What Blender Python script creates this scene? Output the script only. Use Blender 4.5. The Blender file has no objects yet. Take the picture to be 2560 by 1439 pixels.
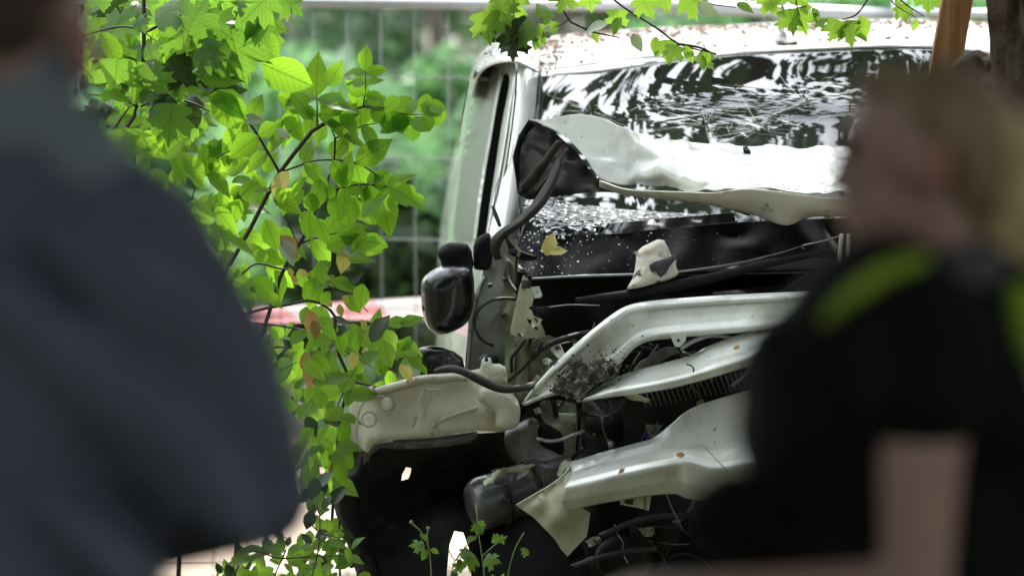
import bpy, bmesh, math, random
import numpy as np
from mathutils import Vector, Matrix, noise
from mathutils.geometry import delaunay_2d_cdt
from mathutils.bvhtree import BVHTree
random.seed(7)
R = math.radians
sc = bpy.context.scene
COL = sc.collection

# ------------------------------------------------------------------ camera
PITCH = R(3.0); DIST = 18.0; CZ = 2.173
cam_d = bpy.data.cameras.new('camera'); cam = bpy.data.objects.new('camera', cam_d); COL.objects.link(cam)
cam.location = (0, -DIST, CZ); cam.rotation_euler = (R(90) - PITCH, 0, 0)
cam_d.sensor_width = 36; cam_d.lens = 36 * DIST / 2.56
cam_d.clip_start = 0.1; cam_d.clip_end = 600
cam_d.dof.use_dof = True; cam_d.dof.focus_distance = 17.9; cam_d.dof.aperture_fstop = 3.1
cam_d.dof.aperture_blades = 0
sc.camera = cam

# ------------------------------------------------------------------ sky, sun, exposure
SUN_EL, SUN_AZ = R(53), R(14)            # behind the van, a little to the right
w = bpy.data.worlds.new('World'); sc.world = w; w.use_nodes = True
nt = w.node_tree; nt.nodes.clear()
def wn(t): return nt.nodes.new(t)
wo = wn('ShaderNodeOutputWorld'); bg = wn('ShaderNodeBackground'); sky = wn('ShaderNodeTexSky')
sky.sky_type = 'NISHITA'; sky.sun_disc = False; sky.sun_elevation = SUN_EL; sky.sun_rotation = SUN_AZ
sky.air_density = 1.0; sky.dust_density = 1.5
tc = wn('ShaderNodeTexCoord'); cn = wn('ShaderNodeTexNoise'); cn.inputs['Scale'].default_value = 2.2
cn.inputs['Detail'].default_value = 5
cr = wn('ShaderNodeValToRGB'); cr.color_ramp.elements[0].position = .34; cr.color_ramp.elements[1].position = .56
cmx = wn('ShaderNodeMix'); cmx.data_type = 'RGBA'
nt.links.new(tc.outputs['Generated'], cn.inputs['Vector']); nt.links.new(cn.outputs['Fac'], cr.inputs['Fac'])
nt.links.new(cr.outputs['Color'], cmx.inputs[0]); nt.links.new(sky.outputs[0], cmx.inputs[6])
cmx.inputs[7].default_value = (25, 26, 27.5, 1)
nt.links.new(cmx.outputs[2], bg.inputs[0]); bg.inputs[1].default_value = 0.13
nt.links.new(bg.outputs[0], wo.inputs[0])
sd = bpy.data.lights.new('sun', 'SUN'); sd.energy = 3.8; sd.angle = R(0.55); sd.color = (1, .95, .86)
sun = bpy.data.objects.new('sun', sd); COL.objects.link(sun)
sv = Vector((math.sin(SUN_AZ) * math.cos(SUN_EL), math.cos(SUN_AZ) * math.cos(SUN_EL), math.sin(SUN_EL)))
sun.rotation_euler = sv.to_track_quat('Z', 'Y').to_euler(); sun.location = sv * 60
sc.view_settings.view_transform = 'Standard'; sc.view_settings.look = 'None'
sc.view_settings.gamma = 1; sc.view_settings.exposure = 0.68
sc.view_settings.use_curve_mapping = False
sc.cycles.max_bounces = 6; sc.cycles.diffuse_bounces = 3; sc.cycles.glossy_bounces = 3
sc.cycles.transmission_bounces = 3; sc.cycles.caustics_reflective = False; sc.cycles.caustics_refractive = False
sc.cycles.sample_clamp_indirect = 6; sc.cycles.use_denoising = True

# ------------------------------------------------------------------ helpers
CP, SP = math.cos(PITCH), math.sin(PITCH)
def P(x, y, Y=0.0):
    """world point seen at photo pixel (x, y) and standing at world depth Y"""
    a = (x - 1280) / 1000.0; b = (720 - y) / 1000.0
    d = Vector((a, DIST * CP + b * SP, b * CP - DIST * SP))
    t = (Y + DIST) / d.y
    return Vector((0, -DIST, CZ)) + d * t
def ray(x, y):
    a = (x - 1280) / 1000.0; b = (720 - y) / 1000.0
    return Vector((a, DIST * CP + b * SP, b * CP - DIST * SP)).normalized()

def base_of(parent):
    v = Vector((0, 0, 0))
    while parent is not None:
        v += parent.location; parent = parent.parent
    return v
def link(name, me, mat=None, parent=None, smooth=True):
    o = bpy.data.objects.new(name, me)
    if mat is not None and not me.materials: me.materials.append(mat)
    if smooth and len(me.polygons): me.polygons.foreach_set('use_smooth', [True] * len(me.polygons))
    COL.objects.link(o)
    if parent is not None: o.parent = parent
    return o
def mesh(name, vs, fs, mat, parent=None, smooth=True):
    b = base_of(parent)
    me = bpy.data.meshes.new(name)
    me.from_pydata([tuple(Vector(v) - b) for v in vs], [], fs); me.update()
    return link(name, me, mat, parent, smooth)
def thing(name, loc, label, cat, group=None):
    o = bpy.data.objects.new(name, None); COL.objects.link(o); o.location = loc
    o.empty_display_size = .1
    o['label'] = label; o['category'] = cat
    if group: o['group'] = group
    return o
def tag(o, label, cat, group=None, kind=None):
    o['label'] = label; o['category'] = cat
    if group: o['group'] = group
    if kind: o['kind'] = kind
    return o

def resample(pts, n):
    a = np.array(pts, float)
    d = np.r_[0, np.cumsum(np.linalg.norm(np.diff(a[:, :2], axis=0), axis=1) + 1e-6)]; d /= d[-1]
    t = np.linspace(0, 1, n); out = np.zeros((n, a.shape[1]))
    m = np.zeros_like(a)                                   # monotone-ish finite-difference tangents
    for i in range(len(a)):
        j, k = max(i - 1, 0), min(i + 1, len(a) - 1)
        m[i] = (a[k] - a[j]) / (d[k] - d[j])
    for q, tt in enumerate(t):
        i = min(max(np.searchsorted(d, tt, side='right') - 1, 0), len(a) - 2)
        h = d[i + 1] - d[i]; s = (tt - d[i]) / h
        out[q] = ((2*s**3 - 3*s**2 + 1) * a[i] + (s**3 - 2*s**2 + s) * h * m[i] +
                  (-2*s**3 + 3*s**2) * a[i + 1] + (s**3 - s**2) * h * m[i + 1])
    return out
def patch(name, rows, mat, parent, n=40, m=24, thick=.003, amp=0, freq=6, off=0, lin=False, rng=None):
    rr = [resample(r, n) for r in rows]
    cols = []
    for j in range(n):
        line = np.array([r[j] for r in rr])
        if lin:
            t = np.linspace(0, len(line) - 1, m); i = np.minimum(t.astype(int), len(line) - 2); s = (t - i)[:, None]
            cols.append(line[i] * (1 - s) + line[i + 1] * s)
        else: cols.append(resample(line, m))
    vs = []
    for i in range(m):
        for j in range(n):
            x, y, Y = cols[j][i]
            p = P(x, y, Y)
            if amp: p = p + Vector((0, -1, .4)) * amp * noise.fractal(p * freq, 1, 2, 3)
            vs.append(p)
    fs = [(i * n + j, i * n + j + 1, (i + 1) * n + j + 1, (i + 1) * n + j) for i in range(m - 1) for j in range(n - 1)]
    o = mesh(name, vs, fs, mat, parent)
    if thick:
        s = o.modifiers.new('thickness', 'SOLIDIFY'); s.thickness = thick; s.offset = 1 if rng == 'out' else -1
        s.use_even_offset = False
    return o
def inside(poly, x, y):
    c = False; n = len(poly); j = n - 1
    for i in range(n):
        xi, yi = poly[i][0], poly[i][1]; xj, yj = poly[j][0], poly[j][1]
        if (yi > y) != (yj > y) and x < (xj - xi) * (y - yi) / (yj - yi) + xi: c = not c
        j = i
    return c
def segdist(poly, x, y):
    a = np.array([q[:2] for q in poly], float); b = np.roll(a, -1, 0); p = np.array([x, y])
    ab = b - a; t = np.clip(((p - a) * ab).sum(1) / np.maximum((ab**2).sum(1), 1e-9), 0, 1)
    return float(np.sqrt((((a + ab * t[:, None]) - p)**2).sum(1)).min())
def closed_smooth(poly, k=3):
    n = len(poly); out = []
    for i in range(n):
        p0, p1, p2, p3 = [np.array(poly[(i + q) % n], float) for q in (-1, 0, 1, 2)]
        for s in range(k):
            t = s / k
            out.append(tuple(.5 * ((2*p1) + (-p0 + p2)*t + (2*p0 - 5*p1 + 4*p2 - p3)*t*t + (-p0 + 3*p1 - 3*p2 + p3)*t**3)))
    return out
def plate(name, poly, mat, parent, Y=0.0, thick=.004, bulge=0.0, back=None, res=16, rad=None, smooth=False, ctrl=(),
          amp=0, freq=8, holes=(), bv=None, off=0):
    """closed solid whose outline is poly [(px,py[,Y])]; bulge swells it towards the middle on both sides"""
    poly = [(p[0], p[1], p[2] if len(p) > 2 else Y) for p in poly]
    if smooth: poly = closed_smooth(poly)
    cpts = np.array(list(poly) + [tuple(c) for c in ctrl], float)
    def sub(pl):
        out = []
        for i, p in enumerate(pl):
            q = pl[(i + 1) % len(pl)]; L = math.hypot(q[0] - p[0], q[1] - p[1]); k = max(1, int(L / (res * 1.1)))
            for s in range(k): out.append((p[0] + (q[0] - p[0]) * s / k, p[1] + (q[1] - p[1]) * s / k))
        return out
    loops = [sub(poly)] + [sub(h) for h in holes]
    pts = []; edges = []
    for lp in loops:
        b = len(pts); pts += lp; edges += [(b + i, b + (i + 1) % len(lp)) for i in range(len(lp))]
    xs = [p[0] for p in poly]; ys = [p[1] for p in poly]
    yy = min(ys) + res * .5; r = 0
    while yy < max(ys):
        xx = min(xs) + (res * .5 if r % 2 else 0)
        while xx < max(xs):
            if inside(poly, xx, yy) and segdist(poly, xx, yy) > res * .45 and not any(inside(h, xx, yy) or segdist(h, xx, yy) < res * .4 for h in holes):
                pts.append((xx, yy))
            xx += res
        yy += res * .87; r += 1
    v, e, f, *_ = delaunay_2d_cdt([Vector(p) for p in pts], edges, [], 0, 1e-4)
    tri = []
    for t in f:
        cx = sum(v[i].x for i in t) / len(t); cy = sum(v[i].y for i in t) / len(t)
        if inside(poly, cx, cy) and not any(inside(h, cx, cy) for h in holes): tri.append(list(t))
    if rad is None: rad = max(segdist(poly, q.x, q.y) for q in v) or 1
    F, B = [], []
    if back is None: back = bulge
    for q in v:
        d2 = (cpts[:, 0] - q.x)**2 + (cpts[:, 1] - q.y)**2 + .5
        wt = 1 / d2**1.5; YY = float((wt * cpts[:, 2]).sum() / wt.sum())
        if bv is not None:
            hh = bv.ray_cast(Vector((0, -DIST, CZ)), ray(q.x, q.y))
            if hh[0]: YY = hh[0].y - off
        dd = min(1, segdist(poly, q.x, q.y) / rad); pr = math.sqrt(max(0, 1 - (1 - dd)**2))
        p = P(q.x, q.y, YY)
        nz = 0
        if amp: nz = amp * noise.fractal(p * freq, 1, 2, 3)
        F.append(p + Vector((0, -bulge * pr + nz, 0))); B.append(p + Vector((0, thick + back * pr + nz, 0)))
    n = len(v); vs = F + B; fs = []
    cnt = {}
    for t in tri:
        a, b, c = t
        if (v[b] - v[a]).cross(v[c] - v[a]) > 0: t = [a, c, b]     # image y runs down
        # front faces -Y
        fs.append(tuple(t)); fs.append(tuple(n + i for i in reversed(t)))
        for i in range(3):
            k = (t[i], t[(i + 1) % 3]); cnt[k] = 1
    rim = [k for k in cnt if (k[1], k[0]) not in cnt]
    if bulge > .004:
        for a, b in rim: fs.append((b, a, n + a, n + b))
    else:
        for a, b in rim:
            k = len(vs); vs += [F[b], F[a], B[a], B[b]]; fs.append((k, k + 1, k + 2, k + 3))
    return mesh(name, vs, fs, mat, parent)
def tube(name, pts, rad, mat, parent=None, seg=8, n=None, px=True, flat=1.0, build=False):
    """pts (px,py,Y) when px else world; rad a number or list in metres"""
    rs = rad if isinstance(rad, (list, tuple)) else [rad] * len(pts)
    a = [list(p) + [r] for p, r in zip(pts, rs)]
    if px: a = [list(P(p[0], p[1], p[2])) + [p[3]] for p in a]
    a = np.array(a, float)
    if n and len(a) > 2:
        d = np.r_[0, np.cumsum(np.linalg.norm(np.diff(a[:, :3], axis=0), axis=1) + 1e-7)]; d /= d[-1]
        q = []
        for tt in np.linspace(0, 1, n):
            i = min(max(np.searchsorted(d, tt, side='right') - 1, 0), len(a) - 2); h = d[i+1] - d[i]; s = (tt - d[i]) / h
            j, k = max(i - 1, 0), min(i + 2, len(a) - 1)
            m0 = (a[i+1] - a[j]) / (d[i+1] - d[j]); m1 = (a[k] - a[i]) / (d[k] - d[i])
            q.append((2*s**3-3*s**2+1)*a[i] + (s**3-2*s**2+s)*h*m0 + (-2*s**3+3*s**2)*a[i+1] + (s**3-s**2)*h*m1)
        a = np.array(q)
    vs, fs = [], []
    up = Vector((0.13, .2, 1)).normalized(); m = len(a)
    for i in range(m):
        t = Vector(a[min(i + 1, m - 1), :3] - a[max(i - 1, 0), :3]).normalized()
        if abs(t.dot(up)) > .97: u = Vector((1, 0, 0)).cross(t).normalized()
        else: u = up.cross(t).normalized()
        v = t.cross(u)
        for k in range(seg):
            g = 2 * math.pi * k / seg
            vs.append(Vector(a[i, :3]) + (u * math.cos(g) + v * math.sin(g) * flat) * abs(a[i, 3]))
    for i in range(m - 1):
        for k in range(seg):
            fs.append((i*seg + k, i*seg + (k+1) % seg, (i+1)*seg + (k+1) % seg, (i+1)*seg + k))
    fs.append(tuple(reversed(range(seg)))); fs.append(tuple((m-1)*seg + k for k in range(seg)))
    if build: return vs, fs
    return mesh(name, vs, fs, mat, parent)
def join(lst):
    vs, fs = [], []
    for v, f in lst:
        b = len(vs); vs += list(v); fs += [tuple(b + i for i in q) for q in f]
    return vs, fs
def boxvf(a, b):
    (x0, y0, z0), (x1, y1, z1) = a, b
    return ([Vector(q) for q in ((x0,y0,z0),(x1,y0,z0),(x1,y1,z0),(x0,y1,z0),(x0,y0,z1),(x1,y0,z1),(x1,y1,z1),(x0,y1,z1))],
            [(0,3,2,1),(4,5,6,7),(0,1,5,4),(1,2,6,5),(2,3,7,6),(3,0,4,7)])

# ------------------------------------------------------------------ materials
def mat_new(name):
    m = bpy.data.materials.new(name); m.use_nodes = True; t = m.node_tree; t.nodes.clear()
    o = t.nodes.new('ShaderNodeOutputMaterial'); b = t.nodes.new('ShaderNodeBsdfPrincipled')
    t.links.new(b.outputs[0], o.inputs[0]); return m, t, b, o
def pm(name, col, rough=.5, metal=0, spec=.5, coat=0, var=.15, vs=4, bump=0, bs=60, dirt=None, trans=0, ior=None, dirt2=None):
    m, t, b, o = mat_new(name)
    N = t.nodes.new; L = t.links.new
    tcn = N('ShaderNodeTexCoord')
    nz = N('ShaderNodeTexNoise'); nz.inputs['Scale'].default_value = vs; nz.inputs['Detail'].default_value = 6
    L(tcn.outputs['Object'], nz.inputs['Vector'])
    mr = N('ShaderNodeMapRange'); mr.inputs[1].default_value = .3; mr.inputs[2].default_value = .7
    mr.inputs[3].default_value = 1 - var; mr.inputs[4].default_value = 1 + var; L(nz.outputs['Fac'], mr.inputs[0])
    mx = N('ShaderNodeMix'); mx.data_type = 'RGBA'; mx.blend_type = 'MULTIPLY'; mx.inputs[0].default_value = 1
    mx.inputs[6].default_value = (*col, 1); L(mr.outputs[0], mx.inputs[7])
    out = mx.outputs[2]
    for dd in (dirt, dirt2):
        if not dd: continue
        dcol, scale, lo, hi = dd
        dn = N('ShaderNodeTexNoise'); dn.inputs['Scale'].default_value = scale; dn.inputs['Detail'].default_value = 5
        dn.inputs['Roughness'].default_value = .65; L(tcn.outputs['Object'], dn.inputs['Vector'])
        dr = N('ShaderNodeMapRange'); dr.inputs[1].default_value = lo; dr.inputs[2].default_value = hi; L(dn.outputs['Fac'], dr.inputs[0])
        m2 = N('ShaderNodeMix'); m2.data_type = 'RGBA'; L(dr.outputs[0], m2.inputs[0]); L(out, m2.inputs[6])
        m2.inputs[7].default_value = (*dcol, 1); out = m2.outputs[2]
    L(out, b.inputs['Base Color'])
    rr = N('ShaderNodeMapRange'); rr.inputs[3].default_value = max(0, rough * .8); rr.inputs[4].default_value = min(1, rough * 1.25)
    L(nz.outputs['Fac'], rr.inputs[0]); L(rr.outputs[0], b.inputs['Roughness'])
    b.inputs['Metallic'].default_value = metal; b.inputs['Specular IOR Level'].default_value = spec
    b.inputs['Coat Weight'].default_value = coat; b.inputs['Coat Roughness'].default_value = .06
    if ior: b.inputs['IOR'].default_value = ior
    if bump:
        bn = N('ShaderNodeTexNoise'); bn.inputs['Scale'].default_value = bs; bn.inputs['Detail'].default_value = 4
        L(tcn.outputs['Object'], bn.inputs['Vector'])
        bp = N('ShaderNodeBump'); bp.inputs['Strength'].default_value = bump; bp.inputs['Distance'].default_value = .01
        L(bn.outputs['Fac'], bp.inputs['Height']); L(bp.outputs[0], b.inputs['Normal'])
    if trans:
        tr = N('ShaderNodeBsdfTranslucent'); ms = N('ShaderNodeMixShader'); ms.inputs[0].default_value = trans
        L(out, tr.inputs[0]); L(b.outputs[0], ms.inputs[1]); L(tr.outputs[0], ms.inputs[2]); L(ms.outputs[0], o.inputs[0])
    return m
def leafmat(name, c1, c2, tcol, trans=.55, rough=.4, world=True, veins=True, scale=3, spec=.4):
    m, t, b, o = mat_new(name); N = t.nodes.new; L = t.links.new
    oi = N('ShaderNodeObjectInfo'); geo = N('ShaderNodeNewGeometry')
    nz = N('ShaderNodeTexNoise'); nz.inputs['Scale'].default_value = scale; nz.inputs['Detail'].default_value = 3
    L(geo.outputs['Position'], nz.inputs['Vector'])
    ad = N('ShaderNodeMath'); ad.operation = 'ADD'; L(oi.outputs['Random'], ad.inputs[0]); L(geo.outputs['Random Per Island'], ad.inputs[1])
    fr = N('ShaderNodeMath'); fr.operation = 'FRACT'; L(ad.outputs[0], fr.inputs[0])
    av = N('ShaderNodeMath'); av.operation = 'ADD'; L(fr.outputs[0], av.inputs[0]); L(nz.outputs['Fac'], av.inputs[1])
    mr = N('ShaderNodeMapRange'); mr.inputs[1].default_value = .4; mr.inputs[2].default_value = 1.6; L(av.outputs[0], mr.inputs[0])
    mx = N('ShaderNodeMix'); mx.data_type = 'RGBA'; L(mr.outputs[0], mx.inputs[0])
    mx.inputs[6].default_value = (*c1, 1); mx.inputs[7].default_value = (*c2, 1)
    L(mx.outputs[2], b.inputs['Base Color']); b.inputs['Roughness'].default_value = rough
    b.inputs['Specular IOR Level'].default_value = spec
    m3 = N('ShaderNodeMix'); m3.data_type = 'RGBA'; L(mr.outputs[0], m3.inputs[0])
    m3.inputs[6].default_value = (*[c * .75 for c in tcol], 1); m3.inputs[7].default_value = (*[min(1, c * 1.15) for c in tcol], 1)
    tout = m3.outputs[2]
    if veins:
        tcn = N('ShaderNodeTexCoord'); wv = N('ShaderNodeTexWave'); wv.inputs['Scale'].default_value = 2.2
        sp = N('ShaderNodeSeparateXYZ'); L(tcn.outputs['Object'], sp.inputs[0])
        ab = N('ShaderNodeMath'); ab.operation = 'ABSOLUTE'; L(sp.outputs[0], ab.inputs[0])
        mm = N('ShaderNodeMath'); mm.operation = 'MULTIPLY_ADD'; L(ab.outputs[0], mm.inputs[0]); mm.inputs[1].default_value = -1.0; L(sp.outputs[1], mm.inputs[2])
        s2 = N('ShaderNodeMath'); s2.operation = 'MULTIPLY'; L(mm.outputs[0], s2.inputs[0]); s2.inputs[1].default_value = 48
        sn = N('ShaderNodeMath'); sn.operation = 'SINE'; L(s2.outputs[0], sn.inputs[0])
        g1 = N('ShaderNodeMapRange'); g1.inputs[1].default_value = .8; g1.inputs[2].default_value = 1; g1.inputs[3].default_value = 1; g1.inputs[4].default_value = .72
        L(sn.outputs[0], g1.inputs[0])
        g2 = N('ShaderNodeMapRange'); g2.inputs[1].default_value = .006; g2.inputs[2].default_value = .02; g2.inputs[3].default_value = .6; g2.inputs[4].default_value = 1
        L(ab.outputs[0], g2.inputs[0])
        g3 = N('ShaderNodeMath'); g3.operation = 'MULTIPLY'; L(g1.outputs[0], g3.inputs[0]); L(g2.outputs[0], g3.inputs[1])
        m4 = N('ShaderNodeMix'); m4.data_type = 'RGBA'; m4.blend_type = 'MULTIPLY'; m4.inputs[0].default_value = 1
        L(tout, m4.inputs[6]); L(g3.outputs[0], m4.inputs[7]); tout = m4.outputs[2]
    tr = N('ShaderNodeBsdfTranslucent'); L(tout, tr.inputs[0])
    ms = N('ShaderNodeMixShader'); ms.inputs[0].default_value = trans
    L(b.outputs[0], ms.inputs[1]); L(tr.outputs[0], ms.inputs[2]); L(ms.outputs[0], o.inputs[0])
    return m

SPECK = ((.06, .045, .03), 60, .655, .70)
M = {}
M['paint'] = pm('white_paint', (.64, .67, .63), .28, spec=.5, coat=.6, var=.04, dirt=SPECK, dirt2=((.36, .35, .26), 9, .48, .80))
M['paint_clean'] = pm('white_paint_flank', (.72, .74, .70), .25, coat=.7, var=.05, dirt2=((.45, .46, .36), 3, .45, .8))
M['roof'] = pm('white_roof_paint', (.80, .80, .78), .3, coat=.4, var=.05, dirt=((.35, .25, .16), 38, .64, .7), dirt2=((.5, .45, .36), 6, .5, .8))
M['paint_in'] = pm('inner_panel_paint', (.52, .50, .42), .45, var=.12, dirt=((.12, .1, .08), 22, .6, .72))
M['primer'] = pm('olive_inner_face', (.30, .31, .20), .5, var=.08, dirt=((.1, .1, .06), 40, .62, .7))
M['liner'] = pm('dark_hood_lining', (.008, .0075, .0065), .9, spec=.06, var=.3, vs=9, bump=.3, bs=50)
M['blackp'] = pm('black_plastic', (.008, .008, .009), .8, var=.3, bump=.15, bs=120, spec=.2)
M['linerm'] = pm('arch_liner', (.020, .020, .021), .75, spec=.25, var=.4, vs=5, bump=.3, bs=25, dirt=((.07, .06, .045), 9, .55, .75))
M['hair_dark'] = pm('pinned_hair', (.20, .14, .075), .65, var=.35, vs=25)
M['glossb'] = pm('gloss_black', (.004, .004, .005), .25, coat=.1, var=.2)
M['gap'] = pm('deep_gap_black', (.004, .004, .004), 1.0, spec=0, var=.1)
M['rubber'] = pm('black_rubber', (.012, .012, .012), .5, var=.2, bump=.2, bs=200)
M['greyp'] = pm('grey_plastic', (.055, .055, .06), .28, coat=.3, var=.25, vs=14, dirt=((.16, .14, .1), 20, .55, .7), bump=.15, bs=90)
M['innergrey'] = pm('inner_wing_grey', (.16, .17, .15), .45, var=.25, vs=7, dirt=((.05, .045, .035), 14, .5, .7), bump=.15, bs=30)
M['hinge'] = pm('bent_hinge_strip', (.032, .030, .026), .75, spec=.15, var=.25, vs=15, dirt=((.06, .05, .035), 20, .5, .7))
M['cream'] = pm('cream_housing', (.66, .64, .55), .42, var=.07, vs=10, trans=.30, dirt=((.3, .26, .18), 18, .62, .72), bump=.1, bs=25)
M['lens'] = pm('milky_lens', (.62, .64, .52), .25, var=.1, vs=12, trans=.3, dirt=((.3, .28, .2), 16, .56, .7))
M['disc'] = pm('bright_cap', (.85, .83, .74), .4, var=.03, trans=.45)
M['greencream'] = pm('greenish_bracket', (.40, .43, .30), .42, var=.2, vs=12, dirt=((.05, .04, .03), 26, .57, .63), dirt2=((.30, .17, .07), 11, .6, .7))
M['column'] = pm('dim_column', (.20, .22, .14), .5, var=.25, vs=10, dirt=((.05, .05, .04), 12, .5, .7))  # darker copy of the greenish cream, shade put into the colour
M['mud'] = pm('caked_mud', (.05, .042, .034), .9, var=.6, vs=40, dirt=((.30, .30, .27), 70, .52, .62), bump=1.0, bs=90)
M['bay'] = pm('engine_bay_dark', (.015, .015, .013), .85, spec=.2, var=.6, vs=9, dirt=((.05, .05, .04), 25, .6, .8), bump=.3, bs=40)
M['metal'] = pm('dull_metal', (.35, .36, .37), .4, metal=.8, var=.2)
M['galv'] = pm('galvanised_tube', (.42, .43, .46), .35, metal=.7, var=.12)
M['wire'] = pm('fence_wire', (.20, .21, .21), .5, metal=.3, var=.1)
M['foam'] = pm('torn_foam', (.66, .61, .52), .85, var=.06, vs=20, dirt=((.05, .05, .06), 24, .60, .64), bump=.4, bs=60)
M['smudge'] = pm('dark_smudge', (.04, .04, .05), .7, var=.3)
M['wood'] = None
M['bark'] = pm('bark', (.05, .036, .024), .95, spec=.1, var=.5, vs=14, dirt=((.10, .088, .07), 9, .5, .66), bump=1, bs=30)
M['bark_dark'] = pm('bark_far', (.06, .045, .035), .9, var=.4, vs=5)
M['stem'] = pm('dark_stem', (.035, .022, .015), .6, var=.3, vs=20)
M['greenstem'] = pm('green_petiole', (.16, .22, .06), .5, var=.2, vs=20)
M['litter'] = pm('dry_seed_husks', (.17, .10, .055), .8, var=.5, vs=60)
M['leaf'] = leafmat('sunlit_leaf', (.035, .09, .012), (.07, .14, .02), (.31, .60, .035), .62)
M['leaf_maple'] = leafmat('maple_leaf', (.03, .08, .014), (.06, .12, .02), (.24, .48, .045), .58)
M['leaf_dark'] = leafmat('shaded_leaf', (.012, .028, .008), (.03, .05, .012), (.05, .10, .02), .25, rough=.3)  # darker copy of the leaf, shade put into its colour
M['leaf_gloss'] = leafmat('pale_shiny_leaf', (.3, .38, .3), (.4, .45, .36), (.3, .4, .2), .3, rough=.25)
M['leaf_yellow'] = leafmat('yellow_leaf', (.45, .42, .10), (.6, .5, .2), (.5, .45, .10), .45)
M['leaf_brown'] = leafmat('withered_leaf', (.28, .17, .07), (.4, .28, .12), (.5, .3, .1), .4)
M['leaf_low'] = leafmat('low_leaf', (.04, .10, .02), (.10, .20, .03), (.30, .52, .05), .55)
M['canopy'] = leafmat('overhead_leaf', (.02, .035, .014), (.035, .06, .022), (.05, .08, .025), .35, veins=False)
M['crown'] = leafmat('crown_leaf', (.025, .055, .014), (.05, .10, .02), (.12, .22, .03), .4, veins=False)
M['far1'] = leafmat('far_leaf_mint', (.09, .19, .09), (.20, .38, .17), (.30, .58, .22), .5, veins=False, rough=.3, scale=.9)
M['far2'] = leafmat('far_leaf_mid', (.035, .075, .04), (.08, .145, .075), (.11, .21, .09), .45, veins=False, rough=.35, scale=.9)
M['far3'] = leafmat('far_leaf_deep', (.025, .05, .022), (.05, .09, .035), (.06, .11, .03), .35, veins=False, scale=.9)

def wood_mat():
    m, t, b, o = mat_new('sawn_timber'); N = t.nodes.new; L = t.links.new
    tcn = N('ShaderNodeTexCoord'); mp = N('ShaderNodeMapping'); mp.inputs['Scale'].default_value = (60, 60, 2.5)
    L(tcn.outputs['Object'], mp.inputs[0]); nz = N('ShaderNodeTexNoise'); nz.inputs['Scale'].default_value = 1; nz.inputs['Detail'].default_value = 6
    L(mp.outputs[0], nz.inputs['Vector']); c = N('ShaderNodeValToRGB'); c.color_ramp.elements[0].position = .3; c.color_ramp.elements[1].position = .72
    c.color_ramp.elements[0].color = (.20, .085, .025, 1); c.color_ramp.elements[1].color = (.46, .24, .09, 1)
    L(nz.outputs['Fac'], c.inputs[0]); L(c.outputs[0], b.inputs['Base Color']); b.inputs['Roughness'].default_value = .7
    bp = N('ShaderNodeBump'); bp.inputs['Strength'].default_value = .3; bp.inputs['Distance'].default_value = .004
    L(nz.outputs['Fac'], bp.inputs['Height']); L(bp.outputs[0], b.inputs['Normal']); return m
M['wood'] = wood_mat()
def glass_mat(name, crack_scale=0, facet=.0, rough=.015, ior=2.1, frost=0):
    m, t, b, o = mat_new(name); N = t.nodes.new; L = t.links.new
    b.inputs['Base Color'].default_value = (.016, .020, .018, 1); b.inputs['Roughness'].default_value = rough
    b.inputs['IOR'].default_value = ior
    tcn = N('ShaderNodeTexCoord')
    n1 = N('ShaderNodeTexNoise'); n1.inputs['Scale'].default_value = 5; n1.inputs['Detail'].default_value = 2
    mp = N('ShaderNodeMapping'); mp.inputs['Scale'].default_value = (1.5, .6, .6)
    L(tcn.outputs['Object'], mp.inputs[0]); L(mp.outputs[0], n1.inputs['Vector'])
    b1 = N('ShaderNodeBump'); b1.inputs['Strength'].default_value = .05; b1.inputs['Distance'].default_value = .012
    L(n1.outputs['Fac'], b1.inputs['Height']); last = b1
    if crack_scale:
        v = N('ShaderNodeTexVoronoi'); v.inputs['Scale'].default_value = crack_scale; L(tcn.outputs['Object'], v.inputs['Vector'])
        b2 = N('ShaderNodeBump'); b2.inputs['Strength'].default_value = facet; b2.inputs['Distance'].default_value = .01
        L(v.outputs['Distance'], b2.inputs['Height']); L(b1.outputs[0], b2.inputs['Normal']); last = b2
        ve = N('ShaderNodeTexVoronoi'); ve.feature = 'DISTANCE_TO_EDGE'; ve.inputs['Scale'].default_value = crack_scale
        L(tcn.outputs['Object'], ve.inputs['Vector'])
        mr = N('ShaderNodeMapRange'); mr.inputs[1].default_value = 0; mr.inputs[2].default_value = .035; mr.inputs[3].default_value = 1; mr.inputs[4].default_value = 0
        L(ve.outputs['Distance'], mr.inputs[0])
        mx = N('ShaderNodeMix'); mx.data_type = 'RGBA'; L(mr.outputs[0], mx.inputs[0])
        mx.inputs[6].default_value = (.006 + frost, .009 + frost, .008 + frost, 1); mx.inputs[7].default_value = (.35, .40, .38, 1)
        L(mx.outputs[2], b.inputs['Base Color'])
    L(last.outputs[0], b.inputs['Normal']); return m
M['glass'] = glass_mat('windscreen_glass', ior=2.5)
M['glass_sh'] = glass_mat('shattered_glass', 42, 1.0, .06, 2.0, frost=.02)
M['glass_side'] = glass_mat('side_glass', ior=1.5, rough=.22)
M['glass_side'].node_tree.nodes['Principled BSDF'].inputs['Base Color'].default_value = (.27, .28, .25, 1)  # grey put into the base colour stands in for the pane's reflection
M['crack'] = pm('crack_white', (.75, .80, .78), .35, var=.1)
M['frit'] = pm('frit_band', (.006, .006, .007), .6, spec=.25, var=.3, dirt=((.30, .32, .32), 150, .665, .69))

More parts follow.
